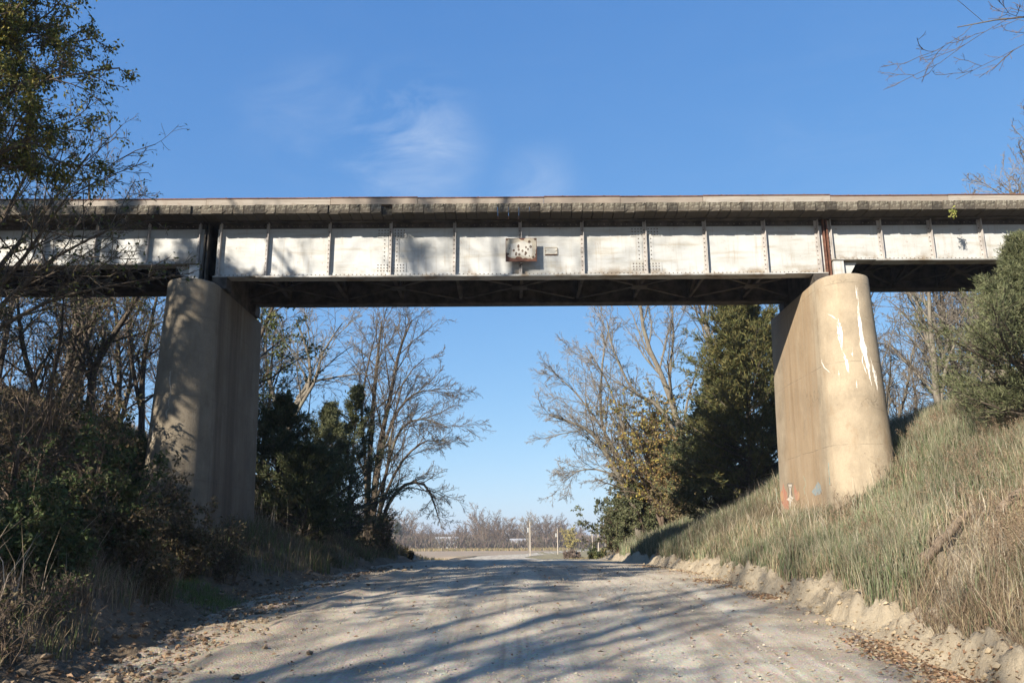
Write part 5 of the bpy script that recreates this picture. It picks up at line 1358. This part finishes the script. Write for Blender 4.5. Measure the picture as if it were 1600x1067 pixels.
M['log'] = mat_bark('bleached_log', (0.15, 0.11, 0.075), (0.24, 0.185, 0.13))
log('bare grey brown log lying in the brown grass below the sunny cedar', 1440, 860, 1512, 815, 14.2, 15.2, 0.085, 441)
log('broken log end poking from the grass at the right edge', 1560, 785, 1625, 752, 14.6, 15.2, 0.08, 442)

# ------------------------------------------------------------------ far things: wood, houses, poles
FAR = []
for i in range(5):
    rng = np.random.default_rng(500 + i); h = 10.0
    tr = [up_trunk(np.zeros(3), h, (0, 0), rng, 7, 0.06), up_trunk(np.zeros(3), h * 0.85, (0.25, 0.1), rng, 7, 0.08), up_trunk(np.zeros(3), h * 0.85, (-0.25, -0.1), rng, 7, 0.08)]
    o = bare_tree('small brown leafless tree in the far wood across the field', (0, 0, 0), tr, [0.22, 0.16, 0.16], 510 + i,
                  [LV(10, 0.75, 0.40, 5, 0.12, 0.04, rr=0.5, rmin=0.05, t0=0.12), LV(7, 0.7, 0.45, 4, 0.14, 0.02, rr=0.5, rmin=0.035, t0=0.1), LV(5, 0.65, 0.5, 3, 0.18, 0.0, rr=0.6, rmin=0.026)], ('bark', 'twig_red'), 'far wood across the field', tsides=5)
    FAR.append(o)
rng = np.random.default_rng(520)
hx = 0
k = 0
for row, (Yr, n, hh) in enumerate(((300, 40, 7.0), (325, 46, 9.5), (350, 46, 12), (380, 40, 14.5))):
    for j in range(n):
        x = -0.21 * Yr + (0.40 * Yr) * (j + rng.random()) / n
        y = Yr + rng.uniform(-10, 12)
        sc = hh / 10 * rng.uniform(0.6, 1.15) * (0.95 + 1.1 * float(noise2(x * 0.06, Yr * 0.01, 91))) * (0.65 if 0.0 * y < x < 0.05 * y and row < 2 else 1.0) * (0.9 if x > 0 else 1.05)
        loc = (x, y, float(ground_z(x, y)) - 0.3); rz = rng.random() * 6.28
        if row == 0 and (abs(x + 24.5) < 5.5 or abs(x - 2.5) < 3): continue
        if k < 5: FAR[k].location = loc; FAR[k].rotation_euler = (0, 0, rz); FAR[k].scale = (sc,) * 3
        else: dup(FAR[rng.integers(5)], loc, rz, sc)
        k += 1
# brushy under-storey of that wood, one far-off mass
rng = np.random.default_rng(530); mb = MB(); n = 30000
xx = rng.uniform(-90, 95, n); yy = rng.uniform(292, 345, n)
hmax = 2.0 + 4.0 * (fbm(xx * 0.05, yy * 0.02, 81, 3) + 0.4)
P = np.stack([xx, yy, ground_z(xx, yy) + rng.random(n) * np.maximum(hmax, 1) * 0.8], 1)
blades(mb, rng, P, 1.6, 0.22, 0.9, [(0.15, 0.105, 0.085), (0.12, 0.09, 0.07), (0.18, 0.13, 0.10), (0.11, 0.095, 0.055), (0.14, 0.12, 0.075)])
setting('far_brush', mb, M['blade'], smooth=False, kind='stuff')
# a few trees in that wood that stand out
cd = cedar('dark evergreen spire rising from the far wood', gb(-43.0, 318), 9.5, 2.0, 541, [(0.07, 0.08, 0.05), (0.09, 0.095, 0.06)], per=3, size=0.9, nb=50)
for i, (px, pyt, Yq, lab) in enumerate([(755, 812, 320, 'rounded taller tree standing above the far wood'), (826, 808, 215, 'tall thin bare tree right behind the nearest utility pole'), (945, 815, 250, 'bare tree beside the two poles at the end of the far wood')]):
    rng = np.random.default_rng(550 + i); top = PX(px, pyt, Yq); b = gb(top[0], Yq); h = top[2] - b[2]
    tr = [up_trunk(b, h, (0, 0), rng, 7, 0.03), up_trunk(b, h * 0.93, (0.14, 0), rng, 7, 0.05), up_trunk(b, h * 0.92, (-0.16, 0), rng, 7, 0.05)]
    bare_tree(lab, b, tr, [0.18, 0.12, 0.12], 560 + i, [LV(9, 0.6, 0.3, 5, 0.12, 0.05, rr=0.5, rmin=0.035, t0=0.4 if i == 1 else 0.2), LV(6, 0.6, 0.45, 4, 0.14, 0.02, rr=0.5, rmin=0.025), LV(4, 0.6, 0.5, 3, 0.18, 0.0, rr=0.6, rmin=0.02)], ('bark_pale', 'twig_pale' if i == 1 else 'twig_red'), tsides=5)
whole_g = None
rng = np.random.default_rng(571)
shrub('yellowish young tree in front of the far wood right of the poles', gb(PX(893, 850, 260)[0], 260), 7.0, 2.0, 572, [(0.36, 0.30, 0.08), (0.3, 0.24, 0.09)], per=4, size=0.5, stems=7, rmin=0.03, name='young_tree', cat='tree')
M['pole'] = mat_plain('weathered_pole', (0.42, 0.36, 0.29), 0.9, 0.25, 2)
M['insul'] = mat_plain('insulator', (0.30, 0.30, 0.28), 0.5, 0.1, 3)
def pole(label, px, py_top, Yq, r):
    top = PX(px, py_top, Yq); b = gb(top[0], Yq); h = top[2] - b[2]
    root = thing('utility_pole', label, 'pole', b, 'utility poles along the far road')
    T = np.array([[b, b + [0, 0, h * 0.5], b + [0, 0, h]]])
    part('shaft', MB().tubes(T, np.array([[r, r * 0.9, r * 0.75]]), 8), M['pole'], root, smooth=True)
    part('insulator', MB().box(b[0] - 0.05, b[0] + 0.05, Yq - 0.05, Yq + 0.05, b[2] + h + 0.002, b[2] + h + 0.28), M['insul'], root)
    zc = b[2] + h * 0.78
    part('transformer', MB().tubes(np.array([[[b[0] - r - 0.2, Yq, zc - 0.4], [b[0] - r - 0.2, Yq, zc + 0.4]]]), np.array([[0.19, 0.19]]), 8).box(b[0] - r - 0.2, b[0] - r + 0.02, Yq - 0.05, Yq + 0.05, zc + 0.1, zc + 0.2), M['insul'], root)
pole('tallest utility pole, nearest, where the far road bends', 828, 816, 150, 0.11)
pole('utility pole right of the tallest one', 871, 827, 190, 0.11)
pole('left one of two close utility poles by the tan brush', 925, 824, 205, 0.11)
pole('right one of two close utility poles by the tan brush', 934, 817, 185, 0.11)
# farmhouse and outbuilding seen through the wood
M['siding'] = mat_plain('white_siding', (0.45, 0.45, 0.44), 0.8, 0.08, 0.5)
M['roofing'] = mat_plain('grey_roofing', (0.30, 0.30, 0.31), 0.85, 0.15, 0.4)
M['pane'] = mat_plain('dark_window', (0.06, 0.07, 0.08), 0.25, 0.1, 1)
def house(label, px, Yq, w, d, h, rh, nwin, cat='house'):
    c = PX(px, 850, Yq); b = gb(c[0], Yq, 0.1); x, y, z = b
    root = thing('farm_house', label, cat, b)
    walls = MB().box(x - w / 2, x + w / 2, y, y + d, z, z + h)
    for xs_ in (x - w / 2, x + w / 2 - 0.12):
        walls.add([(xs_, y, z + h + .001), (xs_, y + d, z + h + .001), (xs_, y + d / 2, z + h + rh), (xs_ + .12, y, z + h + .001), (xs_ + .12, y + d, z + h + .001), (xs_ + .12, y + d / 2, z + h + rh)], T=[(0, 2, 1), (3, 4, 5)], Q=[(0, 3, 5, 2), (1, 2, 5, 4)])
    part('wall', walls, M['siding'], root)
    rf = MB(); o = 0.4
    for s in (0, 1):
        ye, yr = (y - o, y + d / 2) if s == 0 else (y + d + o, y + d / 2)
        V = [(x - w / 2 - o, ye, z + h - 0.15), (x + w / 2 + o, ye, z + h - 0.15), (x + w / 2 + o, yr, z + h + rh + 0.08), (x - w / 2 - o, yr, z + h + rh + 0.08)]
        V += [(a, b_, c_ + 0.14) for a, b_, c_ in V]
        rf.add(V, Q=[(0, 3, 2, 1), (4, 5, 6, 7), (0, 1, 5, 4), (1, 2, 6, 5), (2, 3, 7, 6), (3, 0, 4, 7)])
    part('roof', rf, M['roofing'], root)
    for i in range(nwin):
        xw = x - w / 2 + w * (i + 0.5) / nwin
        f = part('window', MB().box(xw - 0.6, xw + 0.6, y - 0.06, y - 0.003, z + h * 0.4, z + h * 0.8), M['siding'], root)
        part('pane', MB().box(xw - 0.48, xw + 0.48, y - 0.09, y - 0.063, z + h * 0.44, z + h * 0.76), M['pane'], f)
house('low white farmhouse with grey roof seen among the far trees', 697, 312, 8.0, 6.0, 2.4, 2.0, 3)
house('small white outbuilding low at the edge of the far wood', 811, 312, 6.0, 5.0, 2.4, 1.3, 2, 'outbuilding')

# ------------------------------------------------------------------ air
hz = setting('haze', MB().box(-3300, 3300, -500, 4800, -6.0, 60.0), None, smooth=False, kind='stuff')
hm = bpy.data.materials.new('thin_haze'); hm.use_nodes = True
hn = hm.node_tree.nodes; hn.clear()
ho = hn.new('ShaderNodeOutputMaterial'); hv = hn.new('ShaderNodeVolumePrincipled')
hv.inputs['Color'].default_value = (0.80, 0.88, 1.0, 1); hv.inputs['Density'].default_value = 0.0004; hv.inputs['Anisotropy'].default_value = 0.2
hm.node_tree.links.new(hv.outputs[0], ho.inputs['Volume'])
hz.data.materials.append(hm)
